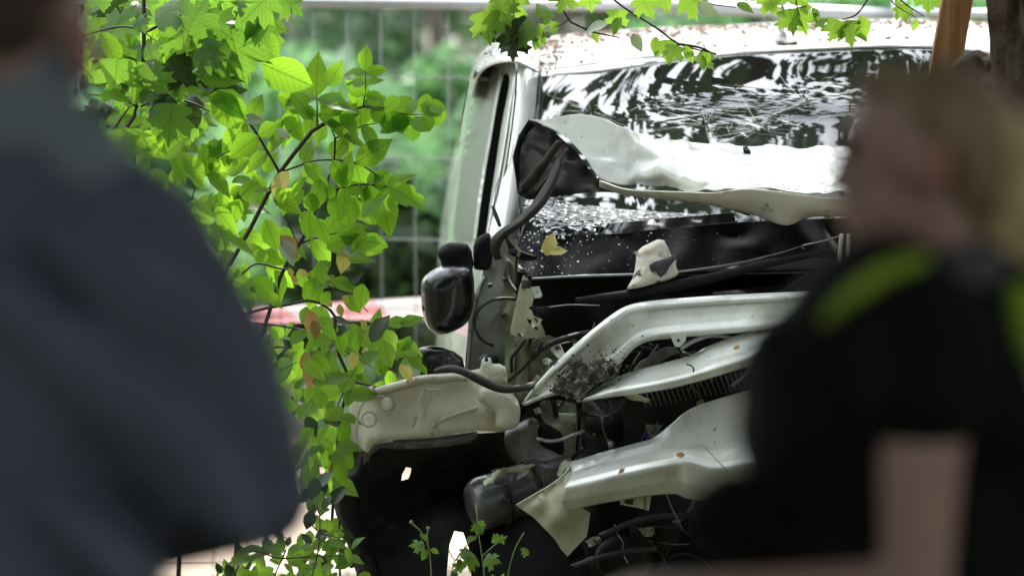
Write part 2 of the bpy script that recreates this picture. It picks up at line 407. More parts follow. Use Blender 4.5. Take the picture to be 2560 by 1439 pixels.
M['sticker'] = pm('paper_label', (.55, .55, .42), .7, var=.08)
M['ink'] = pm('label_ink', (.03, .03, .03), .7)
M['ground'] = pm('forest_floor', (.075, .07, .04), .95, var=.4, vs=1.3, dirt=((.05, .09, .03), .9, .52, .62), dirt2=((.36, .27, .18), 30, .55, .7), bump=.8, bs=15)
M['path'] = pm('sandy_track', (.46, .35, .26), .95, var=.15, vs=2, dirt=((.25, .17, .1), 18, .58, .7), bump=.5, bs=20)
M['skin'] = pm('skin', (.33, .20, .16), .5, var=.08, vs=12)
M['skin_red'] = pm('flushed_skin', (.34, .15, .12), .5, var=.05)
M['hair_blond'] = pm('dark_blond_hair', (.46, .33, .17), .6, var=.25, vs=30, bump=.5, bs=60)
M['hair_brown'] = pm('short_brown_hair', (.05, .03, .02), .7, var=.3, vs=30, bump=.5, bs=90)
M['navy'] = pm('navy_jacket_cloth', (.098, .108, .142), .9, spec=.15, var=.15, vs=5, bump=.3, bs=40)
M['collar'] = pm('grey_blue_collar_cloth', (.17, .20, .23), .8, var=.1)
M['blackc'] = pm('black_uniform_cloth', (.0055, .006, .0065), .95, spec=.12, var=.2, bump=.3, bs=40)
M['neon'] = pm('neon_yellow_cloth', (.19, .27, .012), .7, var=.1)
M['trouser'] = pm('dark_trouser_cloth', (.03, .032, .04), .85, var=.1)
M['boot'] = pm('black_boot_leather', (.012, .011, .01), .4)
M['eye'] = pm('eye', (.3, .3, .3), .1)
M['lips'] = pm('lips', (.35, .12, .1), .4)

# ------------------------------------------------------------------ ground
def gz(x, y):
    z = 0.0
    if y < -3: z += (-3 - y) * .042
    if y > 14: z += (y - 14) * .02
    return z + .03 * noise.noise(Vector((x * .5, y * .5, 0)))
def grid_axis(lo, hi, fine_lo, fine_hi, fs, cs):
    a = [lo]
    while a[-1] < hi: a.append(a[-1] + (fs if fine_lo <= a[-1] < fine_hi else cs))
    return a
gx = grid_axis(-160, 160, -8, 8, .25, 8); gy = grid_axis(-100, 220, -20, 20, .25, 8)
gv = [(x, y, gz(x, y) + (.02 * noise.noise(Vector((x*4, y*4, 3))))) for y in gy for x in gx]
nx = len(gx)
gf = [(j*nx+i, j*nx+i+1, (j+1)*nx+i+1, (j+1)*nx+i) for j in range(len(gy)-1) for i in range(nx-1)]
g = mesh('ground', gv, gf, M['ground']); g['kind'] = 'structure'
pv, pf = [], []
px_ = np.linspace(-14, 14, 120)
for i, x in enumerate(px_):
    for k, t in enumerate(np.linspace(0, 1, 14)):
        y = 5.6 + .3 * math.sin(x * .7) + t * (4.6 + .4 * math.sin(x * 1.1 + 2))
        pv.append((x, y, gz(x, y) + .035 + .012 * noise.noise(Vector((x*3, y*3, 9))) - .05 * (abs(t - .5) * 2)**6))
for i in range(119):
    for k in range(13): pf.append((i*14+k, (i+1)*14+k, (i+1)*14+k+1, i*14+k+1))
pth = mesh('sandy_path', pv, pf, M['path']); pth['kind'] = 'structure'

# ------------------------------------------------------------------ leaves
def leaf_mesh(name, kind, mat, seed=0):
    rnd = random.Random(seed); vs, fs = [], []
    if kind == 'ovate':
        wd = .24 + .08 * rnd.random(); n = 7; curl = .10 + .35 * rnd.random()
        ts = [0, .1, .26, .44, .62, .8, .92, 1.0]; ws = [.02, .5, .9, 1, .88, .5, .18, 0]
        bite = rnd.random() < .25; bi = rnd.choice((3, 4))
        for i, (t, q) in enumerate(zip(ts, ws)):
            z = -curl * t * t; ww = wd * q
            l, r = ww * (1 + .08 * rnd.uniform(-1, 1)), ww * (1 + .08 * rnd.uniform(-1, 1))
            if bite and i == bi: l *= .45
            vs += [(-l, t, z + .3 * ww + .02 * math.sin(i * 2.1)), (0, t, z), (r, t, z + .3 * ww)]
        for i in range(7):
            a = i * 3; fs += [(a, a+1, a+4, a+3), (a+1, a+2, a+5, a+4)]
    elif kind == 'round':
        ts = [0, .15, .4, .65, .88, 1]; ws = [.03, .75, 1, .95, .5, 0]
        for i, (t, q) in enumerate(zip(ts, ws)):
            ww = .42 * q; vs += [(-ww, t, -.15*t*t + .1*ww), (0, t, -.15*t*t), (ww, t, -.15*t*t + .1*ww)]
        for i in range(5):
            a = i * 3; fs += [(a, a+1, a+4, a+3), (a+1, a+2, a+5, a+4)]
    else:                                                    # maple: palmate lobes round a centre
        pts = [(0, 1.0), (.10, .80), (.22, .78), (.16, .60), (.36, .66), (.50, .72), (.48, .55), (.60, .46), (.42, .36),
               (.34, .28), (.52, .16), (.40, .04), (.18, .02), (.03, .0)]
        out = [(x * rnd.uniform(.88, 1.1), y * rnd.uniform(.94, 1.05)) for x, y in pts] + [(-x * rnd.uniform(.88, 1.1), y * rnd.uniform(.94, 1.05)) for x, y in reversed(pts[1:])]
        cu = .15 + .3 * rnd.random()
        vs = [(0, .36, .03)] + [(x, y, -cu * (x * x * 1.4 + (y - .36)**2)) for x, y in out]
        n = len(out); fs = [(0, 1 + (i + 1) % n, 1 + i) for i in range(n)]
    me = bpy.data.meshes.new(name); me.from_pydata(vs, [], fs); me.update(); me.materials.append(mat)
    me.polygons.foreach_set('use_smooth', [True] * len(me.polygons)); return me
LM = {}
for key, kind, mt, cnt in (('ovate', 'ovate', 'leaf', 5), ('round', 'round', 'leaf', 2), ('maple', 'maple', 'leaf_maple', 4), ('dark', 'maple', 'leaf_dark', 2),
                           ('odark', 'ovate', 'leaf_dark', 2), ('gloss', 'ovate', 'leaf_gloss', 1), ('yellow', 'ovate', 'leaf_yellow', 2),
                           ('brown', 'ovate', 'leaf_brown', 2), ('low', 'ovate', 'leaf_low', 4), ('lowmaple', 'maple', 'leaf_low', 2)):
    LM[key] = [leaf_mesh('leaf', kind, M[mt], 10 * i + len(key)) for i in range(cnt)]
def leaf_matrix(pos, ang, size, rnd, tilt=.5, droop=0):
    """ang: screen-like direction of the tip, degrees clockwise from right (90 = down)"""
    a = R(ang); d = Vector((math.cos(a), rnd.uniform(-.35, .35), -math.sin(a) - droop)).normalized()
    nrm = Vector((rnd.uniform(-tilt, tilt), -1, rnd.uniform(-.1, 1.0) * tilt * 2.6)).normalized()
    side = d.cross(nrm)
    if side.length < .1: side = Vector((1, 0, 0))
    side.normalize(); nrm = side.cross(d).normalized()
    mt = Matrix(((side.x, d.x, nrm.x, pos.x), (side.y, d.y, nrm.y, pos.y), (side.z, d.z, nrm.z, pos.z), (0, 0, 0, 1)))
    return mt @ Matrix.Diagonal((size, size, size, 1))
class Leaves:
    """collects leaves of one plant: the 295 largest become parts, the rest one 'stuff' part"""
    def __init__(s, parent, seed, part=None): s.parent = parent; s.l = []; s.r = random.Random(seed)
    def add(s, x, y, Y, ang, px, key='ovate', tilt=.5, droop=0):
        s.l.append((px, leaf_matrix(P(x, y, Y), ang, px / 1000 * (18 + Y) / 18, s.r, tilt, droop), s.r.choice(LM[key])))
    def twig(s, pts, px, step, key='ovate', spread=60, start=.15, jit=.25, term=True, depth=.06):
        a = resample(pts, 60); d = np.r_[0, np.cumsum(np.linalg.norm(np.diff(a[:, :2], axis=0), axis=1))]
        t = d[-1] * start
        while t < d[-1]:
            i = min(int(np.searchsorted(d, t)), 58); x, y, Y = a[i]; ang = math.degrees(math.atan2(a[i+1][1] - a[i][1], a[i+1][0] - a[i][0]))
            for sg in (-1, 1):
                s.add(x, y, Y + s.r.uniform(-depth, depth), ang + sg * spread * s.r.uniform(.7, 1.2) , px * s.r.uniform(1 - jit, 1 + jit), key, .45, .12)
            t += step * s.r.uniform(.8, 1.2)
        if term:
            ang = math.degrees(math.atan2(a[-1][1] - a[-3][1], a[-1][0] - a[-3][0])); s.add(*a[-1], ang, px * 1.15, key, .4, .1)
    def fill(s, poly, n, px, keys, Y=(-.3, .3), bias=38, spread=115, tilt=.6, mind=None):
        xs = [p[0] for p in poly]; ys = [p[1] for p in poly]; pts = []; tries = 0
        mind = mind if mind is not None else px * .3
        while len(pts) < n and tries < n * 40:
            tries += 1; x = s.r.uniform(min(xs), max(xs)); y = s.r.uniform(min(ys), max(ys))
            if not inside(poly, x, y) or any((x-a)**2 + (y-b)**2 < mind**2 for a, b in pts): continue
            pts.append((x, y)); k = s.r.choices([q[0] for q in keys], [q[1] for q in keys])[0]
            s.add(x, y, s.r.uniform(*Y), bias + s.r.choice((-1, 1)) * s.r.uniform(0, spread), px * s.r.uniform(.6, 1.25), k, tilt, .1)
    def build(s, limit=295):
        s.l.sort(key=lambda q: -q[0]); b = base_of(s.parent)
        for px, mt, me in s.l[:limit]:
            o = bpy.data.objects.new('leaf', me); COL.objects.link(o); o.parent = s.parent
            m2 = mt.copy(); m2.translation = mt.translation - b; o.matrix_basis = m2
        rest = s.l[limit:]
        if rest:
            bym = {}
            vs, fs, mi = [], [], []; mats = []
            for px, mt, me in rest:
                k = len(vs); vs += [mt @ v.co - b for v in me.vertices]; m = me.materials[0]
                if m not in mats: mats.append(m)
                for p in me.polygons: fs.append(tuple(k + i for i in p.vertices)); mi.append(mats.index(m))
            me = bpy.data.meshes.new('small_leaves'); me.from_pydata(vs, [], fs)
            for m in mats: me.materials.append(m)
            me.polygons.foreach_set('material_index', mi); o = link('small_leaves', me, None, s.parent); o['kind'] = 'stuff'

def crown_mesh(name, blobs, n, size, mat, parent, seed, shape='quad', updown=.5):
    """leafy crown: n leaf faces spread in ellipsoid blobs [(centre, radii)], clumped"""
    rs = np.random.RandomState(seed); vols = np.array([b[1][0]*b[1][1]*b[1][2] for b in blobs])**.8; pr = vols / vols.sum()
    idx = rs.choice(len(blobs), n, p=pr); C = np.array([blobs[i][0] for i in idx], float); Rr = np.array([blobs[i][1] for i in idx], float)
    d = rs.normal(size=(n, 3)); d /= np.linalg.norm(d, axis=1)[:, None]; r = rs.uniform(.25, 1, n)**.45
    pos = C + d * Rr * r[:, None]
    keep = np.array([noise.noise(Vector(p) * 1.7) > -.22 for p in pos]); pos = pos[keep]; n = len(pos)
    nr = rs.normal(size=(n, 3)); nr[:, 2] = np.abs(nr[:, 2]) + updown; nr /= np.linalg.norm(nr, axis=1)[:, None]
    t = rs.normal(size=(n, 3)); t -= (t * nr).sum(1)[:, None] * nr; t /= np.linalg.norm(t, axis=1)[:, None]; u = np.cross(nr, t)
    sz = size * rs.uniform(.6, 1.3, n)
    if shape == 'quad': tpl = np.array([(-.5, 0, 0), (-.12, -.32, -.04), (.5, 0, -.1), (-.12, .32, -.04)]); fc = [(0, 1, 2, 3)]
    else:
        tpl = [(0, .36, .0)] + [(x, y, -.2*x*x - .15*(y-.36)**2) for x, y in
              [(0, 1), (.12, .76), (.2, .6), (.5, .72), (.46, .5), (.6, .42), (.36, .28), (.46, .1), (.12, .02), (-.12, .02), (-.46, .1), (-.36, .28), (-.6, .42), (-.46, .5), (-.5, .72), (-.2, .6), (-.12, .76)]]
        tpl = np.array(tpl); k = len(tpl) - 1; fc = [(0, 1 + (i + 1) % k, 1 + i) for i in range(k)]
    T = len(tpl)
    V = pos[:, None] + sz[:, None, None] * (tpl[None, :, 0:1] * t[:, None] + tpl[None, :, 1:2] * u[:, None] + tpl[None, :, 2:3] * nr[:, None])
    V = V.reshape(-1, 3) - np.array(base_of(parent))
    me = bpy.data.meshes.new(name); me.vertices.add(len(V)); me.vertices.foreach_set('co', V.ravel())
    fl = len(fc[0]); F = (np.array(fc)[None] + (np.arange(n) * T)[:, None, None]).reshape(-1, fl)
    me.loops.add(F.size); me.loops.foreach_set('vertex_index', F.ravel().astype(np.int32))
    me.polygons.add(len(F)); me.polygons.foreach_set('loop_start', np.arange(0, F.size, fl).astype(np.int32))
    me.update(calc_edges=True); me.validate()
    return link(name, me, mat, parent, smooth=False)
def tapered(name, pts, r0, r1, mat, parent, seg=10, bark=0.0, n=14):
    rs = [r0 + (r1 - r0) * i / (len(pts) - 1) for i in range(len(pts))]
    vs, fs = tube(name, pts, rs, mat, parent, seg=seg, n=n, px=False, build=True)
    if bark: vs = [v + Vector((noise.noise(Vector((v.x*9, v.y*9, v.z*2))), noise.noise(Vector((v.x*9, v.y*9, v.z*2 + 9))), 0)) * bark for v in vs]
    return mesh(name, vs, fs, mat, parent)

# ------------------------------------------------------------------ forest behind
def bush(x, y, w_, h, n, mat, seed, label, size=.13, name='bush', group='bushes beyond the sandy track'):
    t = thing(name, (x, y, gz(x, y)), label, 'bush', group); rnd = random.Random(seed); z0 = gz(x, y)
    blobs = []
    for k in range(6):
        a = rnd.uniform(0, 6.28); q = rnd.uniform(.1, .55) * w_
        blobs.append(((x + math.cos(a) * q, y + math.sin(a) * q * .7, z0 + h * rnd.uniform(.3, .75)), (w_ * rnd.uniform(.3, .5), w_ * rnd.uniform(.3, .45), h * rnd.uniform(.2, .33))))
    crown_mesh('foliage', blobs, n, size, mat, t, seed)
    for k in range(3): tapered('stem', [(x, y, z0 - .05), (x + rnd.uniform(-.2, .2)*w_, y + rnd.uniform(-.1, .1)*w_, z0 + h * .45), (x + rnd.uniform(-.4, .4)*w_, y + rnd.uniform(-.2, .2)*w_, z0 + h * .85)], .025, .006, M['bark_dark'], t, seg=6, n=6)
    return t
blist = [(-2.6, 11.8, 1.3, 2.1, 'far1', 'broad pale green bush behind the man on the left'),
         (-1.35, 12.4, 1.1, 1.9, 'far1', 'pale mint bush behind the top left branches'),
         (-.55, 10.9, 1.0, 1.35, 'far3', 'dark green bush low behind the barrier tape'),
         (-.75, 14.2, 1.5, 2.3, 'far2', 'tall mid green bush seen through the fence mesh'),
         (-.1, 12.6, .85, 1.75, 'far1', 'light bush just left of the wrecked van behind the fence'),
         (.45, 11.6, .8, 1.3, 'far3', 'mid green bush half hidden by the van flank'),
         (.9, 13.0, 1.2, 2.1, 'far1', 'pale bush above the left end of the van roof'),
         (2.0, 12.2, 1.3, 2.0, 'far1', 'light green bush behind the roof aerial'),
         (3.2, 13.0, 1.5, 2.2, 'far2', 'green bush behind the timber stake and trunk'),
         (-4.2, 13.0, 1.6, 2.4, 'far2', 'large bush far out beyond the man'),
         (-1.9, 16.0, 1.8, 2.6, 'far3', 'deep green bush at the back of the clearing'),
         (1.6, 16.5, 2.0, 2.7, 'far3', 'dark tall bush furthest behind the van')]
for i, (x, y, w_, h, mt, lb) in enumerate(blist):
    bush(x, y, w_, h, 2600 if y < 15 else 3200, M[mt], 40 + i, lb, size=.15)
# arching pale fronds among the bushes
fr = thing('fern', (-.9, 10.8, gz(-.9, 10.8)), 'pale arching fern fronds in front of the far bushes', 'fern')
rnd = random.Random(5)
for k in range(22):
    bx, by = -.9 + rnd.uniform(-1.2, 1.3), 10.8 + rnd.uniform(-.4, .4); a = rnd.uniform(0, 6.28); L_ = rnd.uniform(.7, 1.2)
    vs, fs = [], []; H = rnd.uniform(.9, 1.55)
    for i in range(22):
        t = i / 21; c = Vector((bx + math.cos(a) * L_ * t, by + math.sin(a) * L_ * t * .6, gz(bx, by) + H * math.sin(t * 2.0) )); s_ = Vector((-math.sin(a), math.cos(a), 0))
        ww = .16 * math.sin(min(1, t * 1.15 + .05) * math.pi)
        for sg in (-1, 1):
            d = Vector((math.cos(a), math.sin(a), .1)) * .04
            if sg < 0: vs.append(c); ci = len(vs) - 1
            vs.append(c + s_ * sg * ww + d)
            if i: fs.append((ci, len(vs) - 1, ci - 3))
    mesh('frond', vs, fs, M['far1'], fr, smooth=False)
TREES = [(.62, 13.8, .12, 'brown trunk behind the van roof just right of its left corner'), (-.42, 13.2, .05, 'slim brown trunk behind the fence near the mirror'),
         (-2.3, 15, .16, 'tree trunk deep behind the left branches'), (2.9, 15.5, .2, 'tree trunk behind the right end of the roof'),
         (-5.5, 18, .25, 'thick tree far off to the left'), (5.2, 17, .25, 'thick tree far off to the right'), (0.3, 24, .25, 'tree at the back of the clearing')]
for i, (x, y, r, lb) in enumerate(TREES):
    z = gz(x, y); t = thing('forest_tree', (x, y, z), lb, 'tree', 'trees of the wood behind'); rnd = random.Random(90 + i); hh = 7 + 3 * rnd.random() if r > .1 else 4
    tapered('trunk', [(x, y, z - .1), (x + .1, y, z + hh * .4), (x + rnd.uniform(-.4, .4), y, z + hh)], r, r * .35, M['bark_dark'], t, bark=.02)
    if r > .1 and y > 14.5:
        crown_mesh('crown', [((x + rnd.uniform(-1, 1), y + 1 + rnd.uniform(0, 1.5), z + hh + rnd.uniform(-1, 1)), (1.6, 1.6, 1.2)) for k in range(4)], 2500, .3, M['crown'], t, 300 + i)
fw = crown_mesh('far_wood', [((x, 27 + 2 * math.sin(x), 1.6 + z), (3.2, 2.2, 2.2)) for x in range(-15, 16, 3) for z in (0, 3)], 22000, .42, M['far2'], None, 77)
fw['kind'] = 'stuff'; fw['label'] = 'wood of dense green trees closing the view'
rb = []
for k in range(44):
    a = R(-55 + 290 * k / 43.0) + math.pi; a = R(125 + 290 * k / 43.0)
    for z in (1.5, 4.5, 7.5, 10.5): rb.append(((math.cos(a) * 20, -4 + math.sin(a) * 20, z), (2.6, 2.6, 2.2)))
fw2 = crown_mesh('sky_blocking_wood', rb, 60000, .62, M['far3'], None, 78)  # ring of wood out of view, added to cut low sky light
fw2['kind'] = 'stuff'; fw2['label'] = 'dense unseen wood round the clearing, added to block low sky light'

# ------------------------------------------------------------------ fence
FY = 3.75
fe = thing('mesh_fence_panel', P(900, 720, FY) * 1, 'grey construction fence panel of thin wires with round top tube', 'fence', 'mesh fence panels')
fe.location.z = 0; fe.location.x = P(900, 720, FY).x
def fence_tube(nm, a, b, r, par): return tube(nm, [a, ((a[0]+b[0])/2, (a[1]+b[1])/2, (a[2]+b[2])/2), b], r, M['galv'], par, seg=12, n=6)
def yt(x): return 2 + (x - 760) * .0155 if x < 1300 else 10.4 + (x - 1300) * .0175      # tube line
fence_tube('top_tube', (-300, -12, FY), (1700, 18, FY), .0175, fe)
p1 = P(-300, -12, FY); tube('post', [(p1.x, FY, 0), (p1.x, FY, p1.z / 2), (p1.x, FY, p1.z)], .02, M['galv'], fe, px=False)
sx = 84.5
x = 782 - sx * 12
while x < 1700:
    top = P(x, yt(x) + 4, FY + .01); tube('wire', [(top.x, FY + .01, .08), (top.x + .004, FY + .01, top.z / 2), (top.x, FY + .01, top.z)], .0021, M['wire'], fe, seg=5, px=False)
    x += sx
for k in range(8):
    y0 = 186 + 203 * k
    if y0 > 1500: break
    tube('wire', [(-300, y0 - 10, FY + .014), (700, y0, FY + .014), (1700, y0 + 22, FY + .014)], .0022, M['wire'], fe, seg=5, n=5)
f2 = thing('mesh_fence_panel', (P(2200, 0, FY + .1).x, FY + .1, 0), 'grey fence panel tube end behind the roof aerial', 'fence', 'mesh fence panels')
fence_tube('top_tube', (1560, 12, FY + .06), (2236, 40, FY + .06), .021, f2)
fence_tube('top_tube', (2236, 30, FY + .12), (3400, 62, FY + .12), .014, f2)
p1 = P(2246, 36, FY + .12); tube('post', [(p1.x, FY + .12, 0), (p1.x, FY + .12, 1), (p1.x, FY + .12, p1.z + .25)], .021, M['galv'], f2, px=False)
x = 1740
while x < 3300:
    top = P(x, 38, FY + .13); tube('wire', [(top.x, FY + .13, .08), (top.x, FY + .13, 1), (top.x, FY + .13, top.z)], .0022, M['wire'], f2, seg=5, px=False); x += sx

# barrier tape
def tape_mat():
    m, t, b, o = mat_new('red_white_tape'); N = t.nodes.new; L = t.links.new
    tcn = N('ShaderNodeTexCoord'); sp = N('ShaderNodeSeparateXYZ'); L(tcn.outputs['Object'], sp.inputs[0])
    ad = N('ShaderNodeMath'); ad.operation = 'ADD'; L(sp.outputs[0], ad.inputs[0]); L(sp.outputs[2], ad.inputs[1])
    mu = N('ShaderNodeMath'); mu.operation = 'MULTIPLY'; mu.inputs[1].default_value = 3.4; L(ad.outputs[0], mu.inputs[0])
    fr_ = N('ShaderNodeMath'); fr_.operation = 'FRACT'; L(mu.outputs[0], fr_.inputs[0])
    gt = N('ShaderNodeMath'); gt.operation = 'GREATER_THAN'; gt.inputs[1].default_value = .5; L(fr_.outputs[0], gt.inputs[0])
    mx = N('ShaderNodeMix'); mx.data_type = 'RGBA'; L(gt.outputs[0], mx.inputs[0]); mx.inputs[6].default_value = (.9, .88, .88, 1); mx.inputs[7].default_value = (.9, .62, .64, 1)  # red bleached to pink: sun overexposure put into the stripe colour
    L(mx.outputs[2], b.inputs['Base Color']); b.inputs['Roughness'].default_value = .35
    tr = N('ShaderNodeBsdfTranslucent'); ms = N('ShaderNodeMixShader'); ms.inputs[0].default_value = .8
    L(mx.outputs[2], tr.inputs[0]); L(b.outputs[0], ms.inputs[1]); L(tr.outputs[0], ms.inputs[2]); L(ms.outputs[0], o.inputs[0]); return m
TY = 4.15
tp = thing('barrier_tape', P(500, 790, TY), 'red and white barrier tape stretched behind the fence mesh', 'tape')
patch('tape', [[(-400, 846, TY), (560, 777, TY), (820, 759, TY), (1060, 744, TY), (1300, 731, TY)],
               [(-400, 862, TY - .05), (560, 792, TY - .05), (820, 776, TY - .05), (1060, 764, TY - .05), (1300, 750, TY - .05)],
               [(-400, 890, TY - .02), (560, 816, TY - .02), (820, 800, TY - .02), (1060, 793, TY - .02), (1300, 780, TY - .02)]], tape_mat(), tp, n=60, m=6, thick=.001)

# ------------------------------------------------------------------ the wrecked van
def ellipsoid_(c, r, rnd):
    v = [c + Vector((rnd.uniform(.6, 1.4) * r * a, r * b, rnd.uniform(.6, 1.3) * r * d)) for a, b, d in ((1,0,0),(-1,0,0),(0,1,0),(0,-1,0),(0,0,1),(0,0,-1))]
    return v, [(0,2,4),(2,1,4),(1,3,4),(3,0,4),(2,0,5),(1,2,5),(3,1,5),(0,3,5)]
van = thing('wrecked_van', (1.0, 1.6, 0), 'white van with a crushed front, hood folded up and cracked windscreen', 'van')
XC = 1960
FL = [[(1335,100,1.45),(1290,99,1.8),(1264,104,2.6),(1262,108,3.4)],
      [(1304,122,1.2),(1240,125,1.75),(1222,130,2.6),(1215,140,3.4)],
      [(1290,170,1.06),(1215,170,1.75),(1190,178,2.6),(1186,190,3.4)],
      [(1270,300,.92),(1185,300,1.7),(1160,300,2.6),(1155,300,3.4)],
      [(1245,450,.82),(1150,450,1.7),(1126,450,2.6),(1122,450,3.4)],
      [(1215,600,.72),(1125,600,1.7),(1103,600,2.6),(1099,600,3.4)],
      [(1200,750,.70),(1118,750,1.7),(1096,760,2.6),(1094,760,3.4)],
      [(1196,900,.70),(1112,900,1.7),(1092,900,2.6),(1090,900,3.4)],
      [(1230,1010,1.0),(1135,1020,1.75),(1098,1060,2.6),(1096,1060,3.4)],
      [(1260,1080,1.35),(1150,1140,1.95),(1104,1260,2.6),(1102,1240,3.4)]]
fl = patch('body_side', FL, M['paint_clean'], van, n=50, m=60, thick=.004)
bv_v = [v.co + base_of(van) for v in fl.data.vertices]
bvh = BVHTree.FromPolygons(bv_v, [tuple(p.vertices) for p in fl.data.polygons])
def drape(x, y, bv, off=.006, default=None):
    o = Vector((0, -DIST, CZ)); h = bv.ray_cast(o, ray(x, y))
    if h[0] is None: return default
    n = h[1] if h[1].y < 0 else -h[1]
    return h[0] + n * off
def Yof(x, y, bv, d=1.0):
    h = bv.ray_cast(Vector((0, -DIST, CZ)), ray(x, y)); return h[0].y if h[0] else d
def draped_plate(name, poly, bv, mat, off=.012, thick=.008, default=1.0, **k):
    return plate(name, poly, mat, van, Y=default, thick=thick, bv=bv, off=off, **k)
CAP = [[(1171,240,2.4),(1180,195,2.4),(1192,160,2.35),(1213,130,2.3),(1240,110,2.2),(1270,100,2.1),(1300,97,1.9),(1342,99,1.7)],
       [(1176,242,1.9),(1186,198,1.7),(1200,166,1.6),(1222,142,1.5),(1248,126,1.4),(1276,116,1.33),(1304,116,1.28),(1342,122,1.33)],
       [(1184,244,1.5),(1193,202,1.4),(1206,180,1.3),(1225,166,1.2),(1250,158,1.08),(1276,156,.98),(1300,162,.95),(1343,183,1.13)]]
capo = patch('door_frame_arch', CAP, M['paint_clean'], van, n=50, m=16, thick=.006)
cbv = BVHTree.FromPolygons([v.co + base_of(van) for v in capo.data.vertices], [tuple(p.vertices) for p in capo.data.polygons])
# side window glass, seams and the dark door gap
draped_plate('side_window', [(1189,178),(1205,172),(1222,171),(1240,176),(1246,188),(1240,240),(1226,330),(1210,430),(1196,530),(1188,596),(1140,604),(1136,560),(1146,470),(1160,360),(1172,270),(1181,205)], bvh, M['glass_side'], off=.02, thick=.012, res=11, smooth=True)
draped_plate('door_gap', [(1269,190),(1262,186),(1254,205),(1242,262),(1229,340),(1216,420),(1204,505),(1192,600),(1186,640),(1206,640),(1211,590),(1222,500),(1234,420),(1247,330),(1259,262),(1269,215)], bvh, M['gap'], off=.035, thick=.01, res=8, smooth=True)
draped_plate('window_trim', [(1252,178),(1257,196),(1244,262),(1230,335),(1214,425),(1200,520),(1190,598),(1182,598),(1193,510),(1208,415),(1224,325),(1236,255),(1245,200),(1246,184)], bvh, M['paint'], off=.03, thick=.01, res=7)
for nm, pts in (('door_seal', [(1213,135),(1232,127),(1256,126),(1277,136),(1287,150),(1292,180),(1289,240),(1280,320),(1268,400),(1256,470),(1246,540)]),
                ('seam', [(1188,184),(1200,174),(1222,169),(1244,174)]), ('seam', [(1172,205),(1158,280),(1143,370),(1128,450),(1114,560)])):
    tube(nm, [(x, y, min(Yof(x, y, bvh, .8), Yof(x, y, cbv, 9)) - .014) for x, y in pts], .0028 if nm == 'door_seal' else .0018, M['rubber'], van, seg=6, n=30)
# pillar
patch('windscreen_pillar', [[(1262,103,2.1),(1300,97,1.75),(1342,99,1.55)],
        [(1283,118,1.4),(1312,112,1.28),(1345,124,1.35)],
        [(1291,160,1.10),(1312,154,1.05),(1342,182,1.19)],
        [(1281,300,.90),(1302,300,.86),(1332,300,1.02)],
        [(1258,450,.80),(1282,450,.74),(1312,450,.86)],
        [(1222,600,.68),(1258,600,.62),(1300,600,.70)]], M['paint_clean'], van, n=16, m=50, thick=.006)
# roof
RF = [[(1334,190,1.20),(1400,184,1.17),(1490,177,1.14),(1608,161,1.11),(1794,137,1.08),(2036,121,1.06),(2331,116,1.09),(2600,150,1.2)],
      [(1334,140,1.6),(1400,130,1.6),(1500,121,1.6),(1620,112,1.6),(1794,104,1.6),(2036,96,1.6),(2331,94,1.6),(2610,125,1.6)],
      [(1330,112,2.1),(1400,103,2.1),(1520,93,2.1),(1650,85,2.1),(1800,79,2.1),(2036,68,2.1),(2331,66,2.1),(2625,96,2.1)],
      [(1318,101,2.8),(1400,89,2.8),(1518,79,2.8),(1650,70,2.8),(1787,65,2.8),(2036,54,2.8),(2331,50,2.8),(2640,76,2.8)],
      [(1300,108,3.5),(1400,95,3.5),(1518,86,3.5),(1650,76,3.5),(1787,71,3.5),(2036,60,3.5),(2331,56,3.5),(2640,84,3.5)]]
roof = patch('roof', RF, M['roof'], van, n=70, m=40, thick=.006, amp=.002, freq=3)
rbv = BVHTree.FromPolygons([v.co + base_of(van) for v in roof.data.vertices], [tuple(p.vertices) for p in roof.data.polygons])
tube('roof_seam', [(x, y, Yof(x, y, rbv, 1.3) - .004) for x, y in ((1366,196),(1388,175),(1392,150),(1398,128),(1404,110))[1:]], .0022, M['rubber'], van, seg=6, n=14)
tube('roof_seam', [(x, y, Yof(x, y, rbv, 1.3) - .004) for x, y in ((1392,172),(1450,165),(1520,156),(1602,146),(1700,139),(1790,133))], .0016, M['rubber'], van, seg=6, n=20)
# windscreen
WS = [[(1340,188,1.2000),(1488,177,1.1600),(1608,162,1.1200),(1794,138,1.0900),(2036,125,1.0700),(2331,120,1.1000),(2600,152,1.2100)],
      [(1331,290,1.0360),(1488,285,1.0029),(1608,280,0.9741),(1794,275,0.9495),(2036,270,0.9359),(2331,270,0.9605),(2606,290,1.0422)],
      [(1312,430,0.8239),(1488,430,0.7839),(1608,430,0.7489),(1794,430,0.7191),(2036,425,0.7063),(2331,425,0.7313),(2615,430,0.8340)],
      [(1300,560,0.6472),(1488,565,0.6001),(1608,566,0.5641),(1794,565,0.5363),(2036,560,0.5237),(2331,560,0.5488),(2622,560,0.6584)],
      [(1292,680,0.4964),(1488,690,0.4421),(1608,692,0.4043),(1794,690,0.3771),(2036,685,0.3643),(2331,685,0.3893),(2630,680,0.5064)]]
ws = patch('windscreen', WS, M['glass'], van, n=80, m=50, thick=.006, amp=.0006, freq=3)
wbv = BVHTree.FromPolygons([v.co + base_of(van) for v in ws.data.vertices], [tuple(p.vertices) for p in ws.data.polygons])
